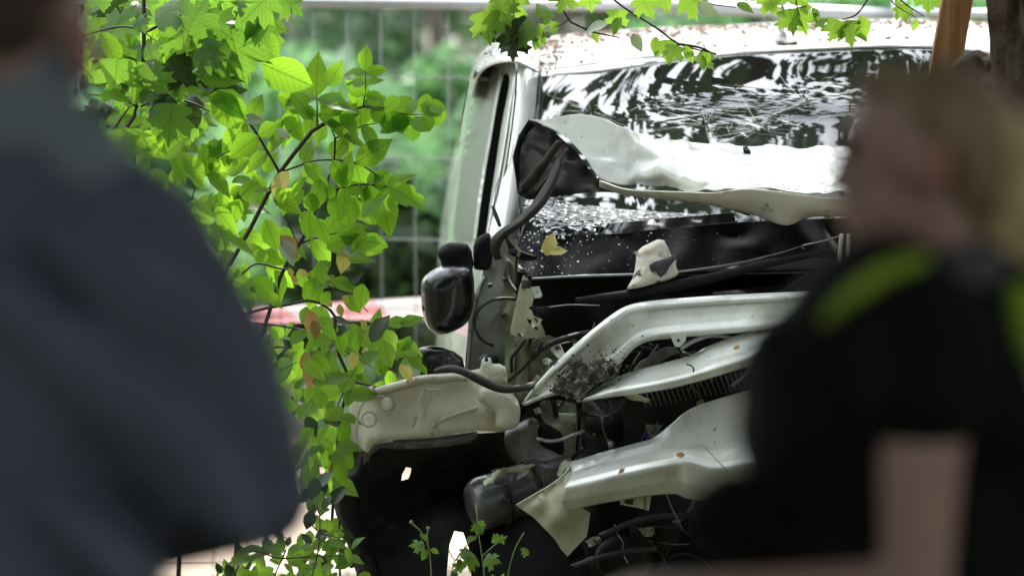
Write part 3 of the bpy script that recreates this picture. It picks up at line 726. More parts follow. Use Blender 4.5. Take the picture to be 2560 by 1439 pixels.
# crack lines radiating from two blows
rnd = random.Random(3); cl = []
for (cx, cy, n, Rr, sy) in ((1765, 318, 18, 240, .5), (2010, 262, 11, 240, .55), (1480, 285, 12, 170, .5), (1640, 255, 10, 140, .5), (1900, 330, 16, 160, .6)):
    for k in range(n):
        a = rnd.uniform(0, 6.28); L_ = Rr * rnd.uniform(.25, 1) ; r0 = rnd.uniform(2, 30); pts = []; aa = a
        for i in range(7):
            q = r0 + (L_ - r0) * i / 6; aa += rnd.uniform(-.025, .025)
            x = cx + math.cos(aa) * q; y = cy + math.sin(aa) * q * sy; p = drape(x, y, wbv, .0085)
            if p is None: break
            pts.append(p)
        if len(pts) > 2: cl.append(tube('', pts, [.00025 + .0003 * rnd.random()] * len(pts), None, seg=3, px=False, build=True))
    for k in range(int(n * .8)):
        q = Rr * rnd.uniform(.06, .5); a0 = rnd.uniform(0, 6.28); pts = []
        for i in range(4):
            a = a0 + i * .16; qq = q * rnd.uniform(.93, 1.07); p = drape(cx + math.cos(a) * qq, cy + math.sin(a) * qq * sy, wbv, .0085)
            if p is not None: pts.append(p)
        if len(pts) > 2: cl.append(tube('', pts, [.0004] * len(pts), None, seg=3, px=False, build=True))
ck = mesh('crack', *join(cl), M['crack'], van, smooth=False); ck['kind'] = 'stuff'
# crushed lower part of the screen, frit band, cowl
plate('shattered_glass', [(1312,505,.60),(1345,492,.66),(1400,486,.7),(1480,476,.72),(1560,480,.72),(1640,488,.7),(1740,505,.66),(1832,530,.6),(1836,556,.5),(1760,566,.46),(1640,574,.44),(1540,582,.42),(1440,590,.40),(1372,584,.42),(1330,560,.46),(1312,530,.54)],
      M['glass_sh'], van, thick=.006, res=9, amp=.014, freq=14, smooth=True)
plate('glass_edge', [(1520,560,.40),(1640,548,.40),(1740,540,.40),(1832,532,.42),(1840,552,.42),(1836,560,.40),(1740,566,.36),(1640,574,.34),(1560,584,.33),(1500,586,.33)], M['greyp'], van, thick=.006, res=9, amp=.006, freq=12)
plate('frit_band', [(1300,520,.56),(1330,560,.52),(1372,584,.44),(1480,586,.38),(1640,574,.34),(1840,556,.36),(2100,545,.4),(2400,540,.4),(2420,690,.24),(2000,640,.22),(1850,652,.22),(1700,678,.22),(1500,690,.24),(1330,694,.28),(1296,660,.36)], M['frit'], van, thick=.01, res=18, amp=.004, freq=8)
tube('cowl_trim', [(1330,697,.22),(1440,691,.2),(1600,686,.18),(1700,680,.18),(1850,657,.18),(1920,640,.18),(1965,628,.18),(2030,606,.2)], [.003,.004,.004,.004,.003,.003,.002,.001], M['metal'], van, seg=6, n=30)
tube('cowl_trim', [(1372,768,.15),(1420,762,.15),(1500,764,.15)], .0018, M['metal'], van, seg=5, n=8)
tube('wiper', [(1440,752,.10),(1520,745,.09),(1600,734,.08),(1700,712,.07),(1800,690,.07),(1900,665,.08),(1990,645,.1),(2080,628,.12)], [.008,.013,.015,.014,.012,.010,.008,.006], M['blackp'], van, seg=8, n=24)
tube('wiper', [(1900,770,.12),(1960,735,.12),(2030,690,.14),(2100,650,.16)], [.006,.012,.012,.006], M['blackp'], van, seg=7, n=14)
tube('metal_strip', [(2010,622,.1),(2000,616,.1),(2060,602,.1),(2100,590,.1)], .0018, M['metal'], van, seg=5, n=10)
tube('latch_loop', [(2104,585,.02),(2100,625,.02),(2100,658,.02),(2108,667,.02),(2118,660,.02),(2120,620,.02),(2122,585,.02)], .005, M['paint_in'], van, seg=7, n=30)
# roof aerial
ae = plate('aerial_base', [(1936,104,1.34),(1942,92,1.36),(1950,84,1.36),(1957,68,1.38),(1964,66,1.38),(1970,80,1.36),(1984,92,1.34),(1994,104,1.32),(1990,114,1.31),(1970,118,1.30),(1948,114,1.31)], M['greyp'], van, thick=.02, bulge=.02, res=6, smooth=True)
plate('aerial_foot', [(1946,104,1.30),(1960,100,1.30),(1985,102,1.29),(1994,108,1.29),(1988,116,1.29),(1966,118,1.28),(1950,114,1.29)], M['rubber'], van, thick=.02, bulge=.02, res=6, smooth=True)
tube('aerial_rod', [(1961,70,1.38),(1958,40,1.38),(1955,8,1.39),(1952,-60,1.40),(1948,-190,1.42)], [.0055,.005,.0045,.004,.002], M['greyp'], van, seg=8, n=20)
hx = []
for i in range(150):
    t = i / 149; c = P(1961 - 8 * t, 66 - 130 * t, 1.38); a = t * 2 * math.pi * 22
    hx.append(c + Vector((math.cos(a), math.sin(a), 0)) * .0055)
tube('aerial_coil', hx, .0014, M['metal'], van, seg=4, px=False)

# ---- folded hood
HT = [[(1322,300,0.714),(1400,303,0.643),(1470,305,0.579),(1530,321,0.521),(1592,343,0.46),(1700,361,0.5),(1790,371,0.5),(1860,377,0.5),(1960,381,0.5),(2090,384,0.5),(2300,392,0.5),(2520,400,0.5)],
      [(1332,303,0.704),(1405,322,0.634),(1480,345,0.56),(1545,365,0.497),(1640,377,0.37),(1720,395,0.38),(1800,400,0.41),(1870,402,0.42),(1965,407,0.4),(2090,412,0.38),(2300,420,0.4),(2520,428,0.4)],
      [(1345,307,0.691),(1418,345,0.616),(1495,382,0.538),(1560,410,0.472),(1690,412,0.28),(1745,428,0.29),(1812,430,0.32),(1880,432,0.3),(1970,436,0.31),(2090,442,0.27),(2300,446,0.3),(2520,450,0.3)],
      [(1355,309,0.682),(1432,368,0.598),(1505,425,0.518),(1575,444,0.45),(1600,447,0.36),(1745,447,0.19),(1768,455,0.18),(1822,456,0.22),(1885,456,0.2),(1975,462,0.2),(2090,472,0.16),(2300,470,0.2),(2520,472,0.2)],
      [(1364,311,0.673),(1440,380,0.588),(1512,462,0.502),(1600,474,0.42),(1700,479,0.25),(1797,480,0.12),(1830,478,0.12),(1890,473,0.12),(1985,483,0.1),(2090,495,0.06),(2300,498,0.08),(2520,500,0.1)]]
hood = patch('hood', HT, M['paint'], van, n=170, m=60, thick=.004, amp=.003, freq=9)
for v in hood.data.vertices:                                   # sharp creases where the sheet buckled
    q = v.co * 5.5; r1 = 1 - abs(noise.noise(Vector((q.x + q.z * .6, q.y * .6, q.z * 1.3)))) * 2.6; r2_ = 1 - abs(noise.noise(Vector((q.x * 2.4 - q.z, q.y, q.z * 2.4 + 7)))) * 2.6
    v.co.z += .013 * max(0, r1) + .006 * max(0, r2_)
hbv = BVHTree.FromPolygons([v.co + base_of(van) for v in hood.data.vertices], [tuple(p.vertices) for p in hood.data.polygons])
patch('hood_lip', [[(1500,450,.27),(1560,471,.22),(1640,477,.16),(1720,479,.11),(1790,481,.09),(1850,473,.11),(1900,474,.11),(1985,483,.10),(2090,495,.06),(2300,498,.08),(2520,500,.1)],
      [(1500,458,.28),(1560,478,.24),(1640,486,.18),(1720,492,.13),(1790,500,.11),(1850,503,.12),(1900,510,.12),(1985,520,.11),(2090,525,.09),(2300,528,.1),(2520,530,.1)],
      [(1500,464,.30),(1560,484,.26),(1640,493,.22),(1720,502,.18),(1790,513,.16),(1850,526,.16),(1900,540,.16),(1965,562,.13),(2020,540,.16),(2110,538,.16),(2300,545,.18),(2520,550,.18)]], M['paint_in'], van, n=70, m=10, thick=.004, amp=.003)
plate('hood_underside', [(1322,299,.77),(1360,309,.72),(1400,343,.66),(1440,378,.59),(1475,428,.53),(1510,462,.47),(1562,472,.40),(1640,478,.32),(1720,484,.22),(1790,484,.14),(1860,496,.14),(1890,530,.2),(1870,540,.22),(1800,516,.24),(1700,501,.28),(1620,491,.32),(1520,481,.36),(1480,481,.36),(1400,490,.38),(1360,496,.4),(1320,500,.42),(1294,486,.46),(1288,440,.54),(1281,395,.6),(1296,340,.68)],
      M['liner'], van, thick=.006, res=13, amp=.012, freq=7)
plate('hood_stay', [(1392,350,.22),(1410,352,.22),(1372,412,.24),(1345,455,.26),(1312,488,.3),(1295,482,.3),(1320,440,.26),(1355,400,.24)], M['hinge'], van, thick=.02, bulge=.008, res=8)
plate('hood_edge_fold', [(1322,300,.36),(1338,312,.36),(1310,345,.38),(1298,395,.4),(1300,440,.4),(1296,484,.4),(1288,440,.42),(1282,395,.42),(1296,340,.4)], M['liner'], van, thick=.015, bulge=.006, res=8)
tube('hood_cable', [(1418,372,.22),(1392,410,.2),(1372,440,.2),(1340,478,.22)], .003, M['rubber'], van, seg=6, n=12)
plate('washer_nozzle', [(1857,368,.46),(1868,366,.46),(1876,376,.44),(1878,384,.44),(1868,388,.44),(1858,380,.44)], M['blackp'], van, thick=.012, bulge=.008, res=4)
for rp in ([(1585,338,.46),(1640,372,.36),(1700,412,.24),(1750,448,.14),(1792,476,.08)], [(1600,345,.45),(1660,380,.34),(1725,425,.22),(1790,470,.08)],
           [(1578,336,.47),(1600,358,.4),(1640,385,.32),(1690,415,.22)]):
    tube('hood_crease', [(x, y, Yof(x, y, hbv, Y) + .001) for x, y, Y in resample(rp, 14)], .0028, M['paint'], van, seg=6)
# hanging bent strip
patch('bent_strip', [[(1392,395,.20),(1372,440,.16),(1335,500,.12),(1290,548,.08),(1250,575,.05),(1228,598,.04),(1226,625,.05),(1238,652,.08)],
                     [(1404,402,.17),(1386,450,.13),(1352,508,.08),(1300,560,.05),(1262,585,.03),(1246,604,.02),(1244,625,.03),(1250,648,.06)],
                     [(1412,404,.20),(1392,456,.16),(1358,518,.13),(1308,564,.10),(1272,590,.08),(1254,610,.07),(1251,630,.07),(1256,648,.09)]], M['hinge'], van, n=46, m=8, thick=.004, amp=.002)
tube('pointed_bracket', [(1232,516,.2),(1240,540,.18),(1250,565,.16)], [.004,.006,.004], M['hinge'], van, seg=6, n=6)
tube('thin_cable', [(1246,445,.5),(1240,470,.5),(1236,500,.4),(1232,520,.3)], .0012, M['rubber'], van, seg=5, n=10)
plate('curved_blade', [(1262,575,.1),(1275,600,.08),(1292,620,.08),(1312,632,.1),(1340,638,.12),(1338,650,.12),(1310,652,.12),(1285,640,.12),(1268,615,.12)], M['blackp'], van, thick=.006, res=8, smooth=True)
tube('blade_edge', [(1260,577,.09),(1276,604,.07),(1298,626,.07),(1338,640,.1)], .0015, M['metal'], van, seg=5, n=12)

# ---- door mirror
plate('mirror_foot', [(1184,655,.3),(1184,615,.3),(1196,596,.3),(1212,586,.3),(1226,590,.3),(1232,640,.32),(1224,672,.32),(1206,676,.3),(1186,672,.3)], M['blackp'], van, thick=.05, bulge=.02, res=8, smooth=True)
plate('mirror_shroud', [(1092,634,.2),(1104,618,.2),(1122,609,.2),(1148,609,.2),(1168,613,.2),(1178,628,.22),(1184,660,.24),(1180,684,.22),(1150,684,.2),(1104,676,.2),(1102,655,.2)], M['blackp'], van, thick=.06, bulge=.03, res=8)
plate('mirror_cap', [(1052,722,.15),(1056,700,.15),(1072,684,.15),(1096,670,.15),(1130,662,.15),(1166,668,.16),(1182,684,.18),(1186,735,.18),(1182,775,.18),(1168,806,.18),(1140,826,.16),(1108,836,.15),(1084,832,.15),(1066,812,.15),(1056,780,.15)], M['glossb'], van, thick=.05, bulge=.075, back=.03, res=8, smooth=True)

# ---- inner wing and front structure on the left
plate('inner_wing', [(1236,596,.42),(1262,640,.4),(1282,700,.4),(1280,760,.4),(1276,830,.4),(1272,900,.4),(1272,1010,.4),(1200,1010,.42),(1160,985,.44),(1162,920,.44),(1168,850,.44),(1174,780,.44),(1190,728,.44),(1208,690,.44),(1214,650,.44)], M['innergrey'], van, thick=.02, res=14, amp=.012, freq=7, smooth=True)
tube('wing_flange', [(1214,690,.4),(1196,735,.4),(1182,790,.4),(1176,850,.4),(1170,930,.4)], [.004,.006,.006,.006,.005], M['innergrey'], van, seg=6, n=16)
plate('upright_flange', [(1262,640,.34),(1284,660,.3),(1292,760,.3),(1286,900,.3),(1286,1010,.3),(1262,1010,.34),(1262,900,.34),(1258,760,.34)], M['column'], van, thick=.02, res=12)
for x, y in ((1262,700),(1258,790),(1225,715)): plate('rivet_hole', [(x-5,y-4,.27),(x+5,y-5,.27),(x+6,y+4,.27),(x-4,y+6,.27)], M['rubber'], van, thick=.06, res=4)
plate('grommet', [(1196,905,.36),(1204,890,.36),(1218,885,.36),(1238,890,.36),(1246,905,.36),(1240,925,.36),(1215,930,.36)], M['rubber'], van, thick=.04, bulge=.01, res=6, smooth=True)
plate('torn_bracket', [(1310,688,.1),(1318,694,.1),(1330,722,.1),(1334,748,.1),(1328,770,.12),(1334,790,.12),(1348,798,.12),(1352,808,.12),(1362,830,.13),(1364,842,.14),(1322,846,.14),(1296,842,.14),(1278,836,.14),(1284,800,.13),(1292,765,.12),(1300,735,.11),(1302,712,.1)], M['greencream'], van, thick=.005, res=9, amp=.004, holes=[[(1316,796),(1330,800),(1348,806),(1340,812),(1322,808)], [(1336,814),(1344,818),(1344,826),(1336,822)]])
tube('bracket_edge', [(1310,690,.09),(1302,716,.09),(1296,745,.1),(1288,780,.11),(1280,820,.12),(1278,836,.12)], .0028, M['paint_in'], van, seg=6, n=16)
plate('white_clip', [(1328,718,.04),(1348,716,.04),(1356,738,.04),(1352,744,.04),(1336,746,.04)], M['paint'], van, thick=.01, res=5, holes=[[(1339,726),(1346,726),(1347,733),(1340,734)]])
plate('clip_pin', [(1339,725,.06),(1347,725,.06),(1348,734,.06),(1340,735,.06)], M['galv'], van, thick=.004, res=4)
tube('black_hose', [(1288,748,.2),(1262,746,.18),(1232,750,.16),(1208,762,.15),(1192,782,.14),(1186,808,.14),(1192,832,.14),(1206,850,.16),(1232,864,.2)], .0045, M['rubber'], van, seg=8, n=36)
tube('black_hose', [(1270,650,.3),(1270,690,.28),(1278,712,.26),(1292,730,.24)], .005, M['rubber'], van, seg=7, n=14)
tube('wire_lead', [(1318,540,.2),(1306,580,.16),(1296,620,.14),(1290,680,.16),(1300,720,.2)], .0035, M['rubber'], van, seg=6, n=18)
tube('wire_lead', [(1312,848,.2),(1296,872,.2),(1280,892,.2),(1278,930,.22)], .005, M['rubber'], van, seg=6, n=12)
plate('bulkhead_column', [(1284,836,.32),(1322,838,.32),(1322,960,.32),(1320,1010,.32),(1286,1010,.32)], M['column'], van, thick=.03, bulge=.01, res=12)
plate('crushed_panel', [(1330,850,.3),(1370,838,.28),(1400,850,.28),(1440,846,.3),(1450,870,.3),(1410,905,.3),(1380,935,.3),(1340,960,.32),(1322,950,.32),(1318,890,.32)], M['column'], van, thick=.01, res=12, amp=.03, freq=14)
plate('lamp_glass_shard', [(1368,854,.16),(1392,846,.16),(1444,862,.14),(1452,872,.14),(1430,890,.14),(1400,900,.14),(1380,880,.16)], M['lens'], van, thick=.004, res=8, amp=.02, freq=16)
plate('bonnet_buffer', [(1372,915,.06),(1378,904,.06),(1390,904,.06),(1396,914,.06),(1392,930,.06),(1380,936,.06),(1372,928,.06)], M['greencream'], van, thick=.02, bulge=.015, res=5, smooth=True)
plate('chassis_column', [(1350,1000,.2),(1400,992,.2),(1440,1004,.2),(1444,1060,.2),(1438,1130,.2),(1420,1170,.2),(1408,1160,.2),(1406,1100,.2),(1390,1080,.2),(1366,1062,.22),(1352,1040,.22)], M['column'], van, thick=.03, res=11, amp=.01, freq=9)
plate('column_shelf', [(1398,1036,.13),(1438,1036,.13),(1440,1042,.13),(1438,1058,.13),(1400,1060,.13)], M['greencream'], van, thick=.05, bulge=.004, res=7)
plate('dark_cavity', [(1345,1060,.12),(1362,1058,.12),(1400,1080,.12),(1408,1100,.12),(1408,1134,.12),(1380,1136,.12),(1352,1120,.12),(1340,1092,.12)], M['blackp'], van, thick=.02, bulge=.01, res=10, smooth=True)  # solid black form stands in for the shade of an open cavity
tube('cavity_edge', [(1346,1062,.1),(1340,1090,.1),(1352,1116,.1),(1378,1134,.1),(1410,1140,.1)], .0022, M['metal'], van, seg=5, n=14)
tube('cooling_hose', [(1352,985,.12),(1374,990,.1),(1384,1010,.1),(1388,1030,.12)], .009, M['rubber'], van, seg=8, n=12)

# ---- headlamp housing
HL = [(873,1021),(880,1006),(897,989),(937,978),(1019,957),(1086,944),(1139,937),(1165,938),(1234,960),(1271,978),(1295,1005),(1301,1036),(1293,1066),(1264,1070),(1250,1079),(1192,1076),(1139,1082),(1086,1091),(1017,1095),(953,1100),(932,1111),(921,1130),(892,1135),(884,1119),(872,1071)]
hl = plate('headlamp_housing', [(x, y, -.02 + (.10 if x < 905 else 0)) for x, y in HL], M['cream'], van, thick=.10, bulge=.012, back=0, rad=14, res=11, ctrl=[(1000,1010,-.0),(1080,1040,-.03),(1150,1020,-.04),(1220,1020,-.06),(950,1040,.0)], amp=.004, freq=9)
# top rail, ribs, bosses
patch('housing_rail', [[(905,984,-.02),(937,974,-.02),(1019,950,-.02),(1060,941,-.03),(1100,938,-.03),(1139,936,-.03),(1170,940,-.03)],
                       [(905,986,-.05),(937,976,-.05),(1019,953,-.05),(1060,944,-.06),(1100,940,-.06),(1139,938,-.06),(1170,942,-.06)],
                       [(903,992,-.055),(937,984,-.055),(1019,962,-.055),(1060,950,-.06),(1100,950,-.06),(1139,944,-.065),(1170,947,-.065)],
                       [(903,996,-.03),(937,990,-.03),(1019,968,-.03),(1060,956,-.04),(1100,956,-.04),(1139,948,-.04),(1170,950,-.04)]], M['cream'], van, n=40, m=8, thick=.004)
tube('housing_rib', [(888,1116,-.05),(892,1060,-.06),(896,1035,-.06),(905,1010,-.06),(925,998,-.06),(960,989,-.06)], .0035, M['cream'], van, seg=6, n=20)
tube('housing_rib', [(1064,966,-.05),(1058,985,-.05),(1050,1010,-.05),(1040,1040,-.055),(1030,1070,-.05)], [.004,.008,.010,.008,.004], M['cream'], van, seg=8, n=18, flat=.4)
tube('housing_rib', [(1070,1072,-.03),(1110,1050,-.035),(1160,1030,-.05),(1200,1018,-.05),(1240,1010,-.06)], [.004,.010,.012,.010,.004], M['cream'], van, seg=8, n=20, flat=.4)
tube('housing_rib', [(1066,968,-.07),(1072,975,-.07),(1090,974,-.07),(1104,972,-.06),(1112,962,-.06)], .003, M['cream'], van, seg=6, n=12)
def ring(nm, cx, cy, rx, ry, Y, rr, mat, par): return tube(nm, [(cx + rx * math.cos(a), cy + ry * math.sin(a), Y) for a in np.linspace(0, 2*math.pi, 29)], rr, mat, par, seg=6)
def disc(cx, cy, rx, ry, n=18, a0=0, a1=2*math.pi): return [(cx + rx * math.cos(a), cy + ry * math.sin(a)) for a in np.linspace(a0, a1, n, endpoint=a1 < 6.2)]
ring('boss_ring', 970, 1008, 17, 20, -.045, .003, M['cream'], van)
plate('round_cap', disc(966, 1008, 14, 17), M['disc'], van, Y=-.06, thick=.02, bulge=.003, res=5)
ring('boss_ring', 922, 1048, 18, 18, -.04, .0028, M['cream'], van)
plate('bulb_point', disc(921, 1042, 7, 7, 10, 0, math.pi) , M['disc'], van, Y=-.055, thick=.01, res=4)
for (x, y) in ((1024,950),(1043,947)):
    plate('mounting_lug', [(x-9,y+6),(x-8,y-2),(x-2,y-6),(x+7,y-5),(x+10,y),(x+8,y+7)], M['cream'], van, Y=-.06, thick=.03, bulge=.006, res=4)
plate('mounting_lug', [(920,990),(918,976),(924,967),(932,966),(938,975),(938,988),(930,994)], M['lens'], van, Y=-.07, thick=.03, bulge=.008, res=5)
plate('mounting_lug', [(862,1084),(863,1070),(869,1064),(875,1068),(874,1090),(866,1092)], M['cream'], van, Y=.04, thick=.02, bulge=.006, res=4)
plate('lamp_bulge', [(1196,972),(1208,962),(1226,962),(1248,970),(1275,985),(1298,1012),(1300,1042),(1292,1068),(1262,1076),(1240,1064),(1238,1030),(1215,1014),(1198,1004),(1193,988)], M['lens'], van, Y=-.07, thick=.03, bulge=.03, res=8, smooth=True)
plate('lamp_bracket', [(1166,940,-.02),(1172,928,-.02),(1200,922,-.02),(1204,900,-.02),(1211,895,-.02),(1226,895,-.02),(1231,910,-.02),(1250,910,-.02),(1264,918,-.02),(1268,940,-.01),(1270,968,0),(1245,966,0),(1205,950,-.02)], M['lens'], van, thick=.012, bulge=.01, rad=12, res=7, amp=.006, freq=14, holes=[disc(1216, 900, 5, 6, 10)])
plate('lamp_gasket', [(982,1100,.0),(1086,1094,0),(1192,1079,0),(1194,1092,0),(1176,1106,0),(1120,1116,0),(1040,1122,0),(985,1122,0)], M['greyp'], van, thick=.06, bulge=.004, res=9)
plate('headlamp_edge', [(880,1118,.0),(921,1128,0),(945,1108,0),(985,1104,0),(985,1122,0),(950,1118,0),(925,1140,0),(912,1160,0),(892,1172,.02),(886,1150,.02)], M['greyp'], van, thick=.03, res=8)
tube('wiring_loom', [(1088,930,-.10),(1105,924,-.11),(1130,922,-.12),(1160,930,-.13),(1190,945,-.13),(1225,962,-.12),(1255,972,-.12),(1285,972,-.1),(1320,966,-.06),(1345,955,-.0)], [.006,.008,.010,.010,.011,.0115,.011,.010,.009,.008], M['rubber'], van, seg=10, n=44)
plate('mirror_glass_back', [(1022,946,.1),(1032,918,.1),(1040,884,.1),(1050,870,.1),(1075,866,.1),(1105,869,.1),(1135,880,.12),(1156,896,.12),(1162,922,.12),(1152,940,.12),(1100,940,.1),(1050,946,.1)], M['glossb'], van, thick=.03, bulge=.02, res=8)
rnd = random.Random(12)
for k in range(14):
    x, y = rnd.uniform(1050, 1130), rnd.uniform(885, 930); plate('contact_tab', [(x, y), (x + rnd.uniform(3, 7), y - 2), (x + 5, y + 6), (x - 1, y + 5)], M['hinge'], van, Y=.068, thick=.006, res=4)

# ---- upper crossmember (bent arch)
top = [(1308,1009,.02),(1330,978,-.02),(1372,930,-.06),(1424,878,-.08),(1482,828,-.09),(1540,784,-.08),(1575,766,-.06),(1620,757,-.03),(1700,749,-.02),(1800,742,-.02),(1900,737,-.02),(2000,733,-.01),(2100,730,0),(2300,730,.04),(2500,745,.1)]
bot = [(1312,1011,.02),(1345,998,-.02),(1392,984,-.06),(1440,984,-.08),(1500,940,-.08),(1548,905,-.08),(1584,868,-.07),(1620,850,-.06),(1700,840,-.06),(1800,832,-.06),(1900,824,-.06),(2000,816,-.05),(2100,810,-.03),(2300,806,.0),(2500,815,.06)]
def row(f, dY): return [(a[0] + (b[0]-a[0])*f, a[1] + (b[1]-a[1])*f, a[2] + (b[2]-a[2])*f + dY) for a, b in zip(top, bot)]
patch('crossmember', [[(a[0], a[1] + 4, a[2] + .06) for a in top], row(0, .0), row(.07, -.02), row(.14, -.022), row(.20, -.012), row(.5, -.01), row(.74, -.014), row(.80, -.03), row(.93, -.034), row(1.0, -.015), row(.99, .05)], M['paint'], van, n=110, m=51, thick=.004, amp=.0015, freq=10, lin=True)
plate('mud_cake', [(1378,980),(1388,950),(1402,930),(1420,912),(1438,902),(1452,896),(1470,904),(1495,900),(1520,902),(1540,915),(1543,930),(1530,945),(1505,955),(1488,965),(1462,985),(1440,998),(1412,992)], M['mud'], van, Y=-.13, thick=.03, bulge=.014, res=6, amp=.012, freq=40)
rnd = random.Random(31); fk = []
for k in range(150):
    a = rnd.uniform(0, 6.28); q = rnd.gauss(1.0, .22); x, y = 1462 + math.cos(a) * 92 * q, 945 + math.sin(a) * 52 * q - math.cos(a) * 30 * q
    c = P(x, y, -.135); r_ = rnd.uniform(.001, .0045); fk.append(ellipsoid_(c, r_, rnd))
mf = mesh('mud_fleck', *join(fk), M['mud'], van); mf['kind'] = 'stuff'
ring('bolt_hole', 1528, 931, 13, 14, -.155, .005, M['mud'], van)
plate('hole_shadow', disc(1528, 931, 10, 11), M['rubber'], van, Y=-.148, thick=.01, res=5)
plate('lower_flap', [(1306,1014,.0),(1330,1002,0),(1368,986,0),(1400,987,0),(1440,1002,0),(1446,1010,.02),(1400,1000,.02),(1360,1000,.04),(1322,1018,.06),(1306,1040,.06),(1296,1042,.06),(1297,1028,.03)], M['blackp'], van, thick=.01, res=8)
plate('tab', [(1676,838,-.10),(1716,832,-.10),(1714,852,-.10),(1706,862,-.10),(1696,868,-.10),(1686,864,-.10),(1680,850,-.10)], M['paint'], van, thick=.006, res=5, holes=[disc(1696, 851, 4, 4, 8)])
patch('thin_rail', [[(1700,868,-.06),(1730,848,-.06),(1780,834,-.05),(1840,842,-.04),(1900,850,-.03)], [(1702,876,-.06),(1732,858,-.06),(1782,843,-.05),(1840,850,-.04),(1900,858,-.03)], [(1700,870,-.03),(1730,852,-.03),(1780,840,-.02),(1840,852,-.01),(1900,860,0)]], M['galv'], van, n=24, m=6, thick=.002)
plate('dark_bracket', [(1606,908,.0),(1630,884,0),(1665,868,0),(1690,866,0),(1700,880,0),(1672,892,0),(1640,912,0),(1612,920,0)], M['innergrey'], van, thick=.01, res=7)
plate('dark_bracket', [(1584,925,.02),(1600,905,.02),(1620,895,.02),(1618,915,.02),(1596,930,.02)], M['column'], van, thick=.02, res=7)
# second bent blade of sheet metal
bt = [(1440,1000,-.02),(1466,990,-.06),(1524,953,-.08),(1599,926,-.08),(1678,905,-.08),(1731,889,-.08),(1785,862,-.08),(1896,823,-.07),(2000,790,-.05),(2150,760,0)]
bb = [(1445,1003,-.02),(1480,996,-.08),(1528,988,-.1),(1599,979,-.11),(1678,965,-.12),(1731,952,-.12),(1785,937,-.12),(1896,902,-.12),(2000,870,-.1),(2150,830,-.05)]
def r2(f, dY): return [(a[0] + (b[0]-a[0])*f, a[1] + (b[1]-a[1])*f, a[2] + (b[2]-a[2])*f + dY) for a, b in zip(bt, bb)]
bp_ = patch('fender_blade', [r2(0, .02), r2(.3, -.01), r2(.55, -.05), r2(.7, -.075), r2(.85, -.08), r2(1, -.06), r2(1.03, .02)], M['paint'], van, n=80, m=31, thick=.004, amp=.003, freq=9, lin=True)
tube('blade_slit', [(1716,910,-.19),(1728,914,-.195),(1734,922,-.2),(1734,930,-.2)], .0022, M['rubber'], van, seg=5, n=8)
tube('cable_end', [(1560,985,.0),(1580,992,0),(1600,996,.0),(1625,1004,.0)], [.004,.009,.007,.005], M['greencream'], van, seg=7, n=10)

# ---- bumper skin
BR = [[(1425,1159,-.06),(1519,1131,-.06),(1590,1112,-.06),(1633,1099,-.06),(1678,1064,-.06),(1718,1030,-.06),(1758,1011,-.06),(1864,979,-.06),(2000,940,-.04),(2200,900,.02)],
      [(1428,1172,-.10),(1519,1144,-.10),(1590,1124,-.10),(1640,1112,-.10),(1685,1090,-.09),(1724,1066,-.09),(1762,1052,-.09),(1864,1030,-.09),(2000,1000,-.08),(2200,960,-.02)],
      [(1430,1184,-.13),(1519,1158,-.13),(1572,1147,-.13),(1640,1131,-.13),(1690,1124,-.12),(1730,1124,-.12),(1770,1120,-.12),(1864,1103,-.12),(2000,1070,-.1),(2200,1030,-.05)],
      [(1428,1196,-.20),(1519,1170,-.21),(1575,1158,-.21),(1640,1143,-.21),(1690,1134,-.20),(1732,1132,-.18),(1775,1136,-.17),(1864,1120,-.17),(2000,1090,-.15),(2200,1050,-.1)],
      [(1418,1210,-.25),(1519,1184,-.28),(1546,1177,-.28),(1625,1160,-.28),(1690,1147,-.27),(1720,1142,-.24),(1785,1160,-.22),(1864,1149,-.22),(2000,1120,-.2),(2200,1080,-.12)],
      [(1412,1220,-.26),(1519,1196,-.295),(1546,1189,-.295),(1625,1172,-.295),(1690,1160,-.28),(1720,1156,-.25),(1785,1172,-.23),(1864,1160,-.23),(2000,1130,-.21),(2200,1090,-.13)],
      [(1402,1250,-.24),(1519,1228,-.27),(1546,1222,-.27),(1625,1206,-.27),(1690,1200,-.26),(1720,1208,-.23),(1785,1212,-.21),(1864,1200,-.21),(2000,1170,-.2),(2200,1130,-.12)],
      [(1416,1271,-.20),(1519,1251,-.23),(1546,1247,-.23),(1625,1235,-.23),(1690,1231,-.22),(1715,1242,-.2),(1785,1250,-.18),(1864,1240,-.18),(2000,1210,-.17),(2200,1170,-.1)]]
patch('bumper_skin', BR, M['paint'], van, n=110, m=57, thick=.005, amp=.0015, freq=8, lin=True)
plate('bumper_corner', [(1291,1263,-.16),(1330,1240,-.16),(1373,1215,-.15),(1400,1195,-.14),(1425,1168,-.1),(1432,1200,-.16),(1412,1240,-.2),(1418,1268,-.2),(1450,1266,-.19),(1476,1282,-.18),(1472,1310,-.18),(1467,1340,-.18),(1440,1368,-.18),(1419,1391,-.18),(1402,1372,-.18),(1386,1346,-.18),(1333,1292,-.17)], M['primer'], van, thick=.004, res=10, ctrl=[(1400,1290,-.2),(1350,1262,-.18)])
tube('corner_edge', [(1291,1262,-.165),(1330,1239,-.165),(1373,1214,-.155),(1402,1193,-.145),(1425,1167,-.105)], .0022, M['paint_in'], van, seg=5, n=20)
plate('bumper_clip', [(1394,1176,-.04),(1400,1160,-.04),(1412,1150,-.04),(1426,1154,-.04),(1428,1166,-.06),(1410,1178,-.06),(1400,1192,-.06),(1392,1188,-.04)], M['greencream'], van, thick=.01, bulge=.004, res=6)
plate('tag_label', [(1552,1238,-.12),(1630,1232,-.12),(1622,1276,-.13),(1600,1270,-.13),(1550,1260,-.12)], M['sticker'], van, thick=.0012, res=9)
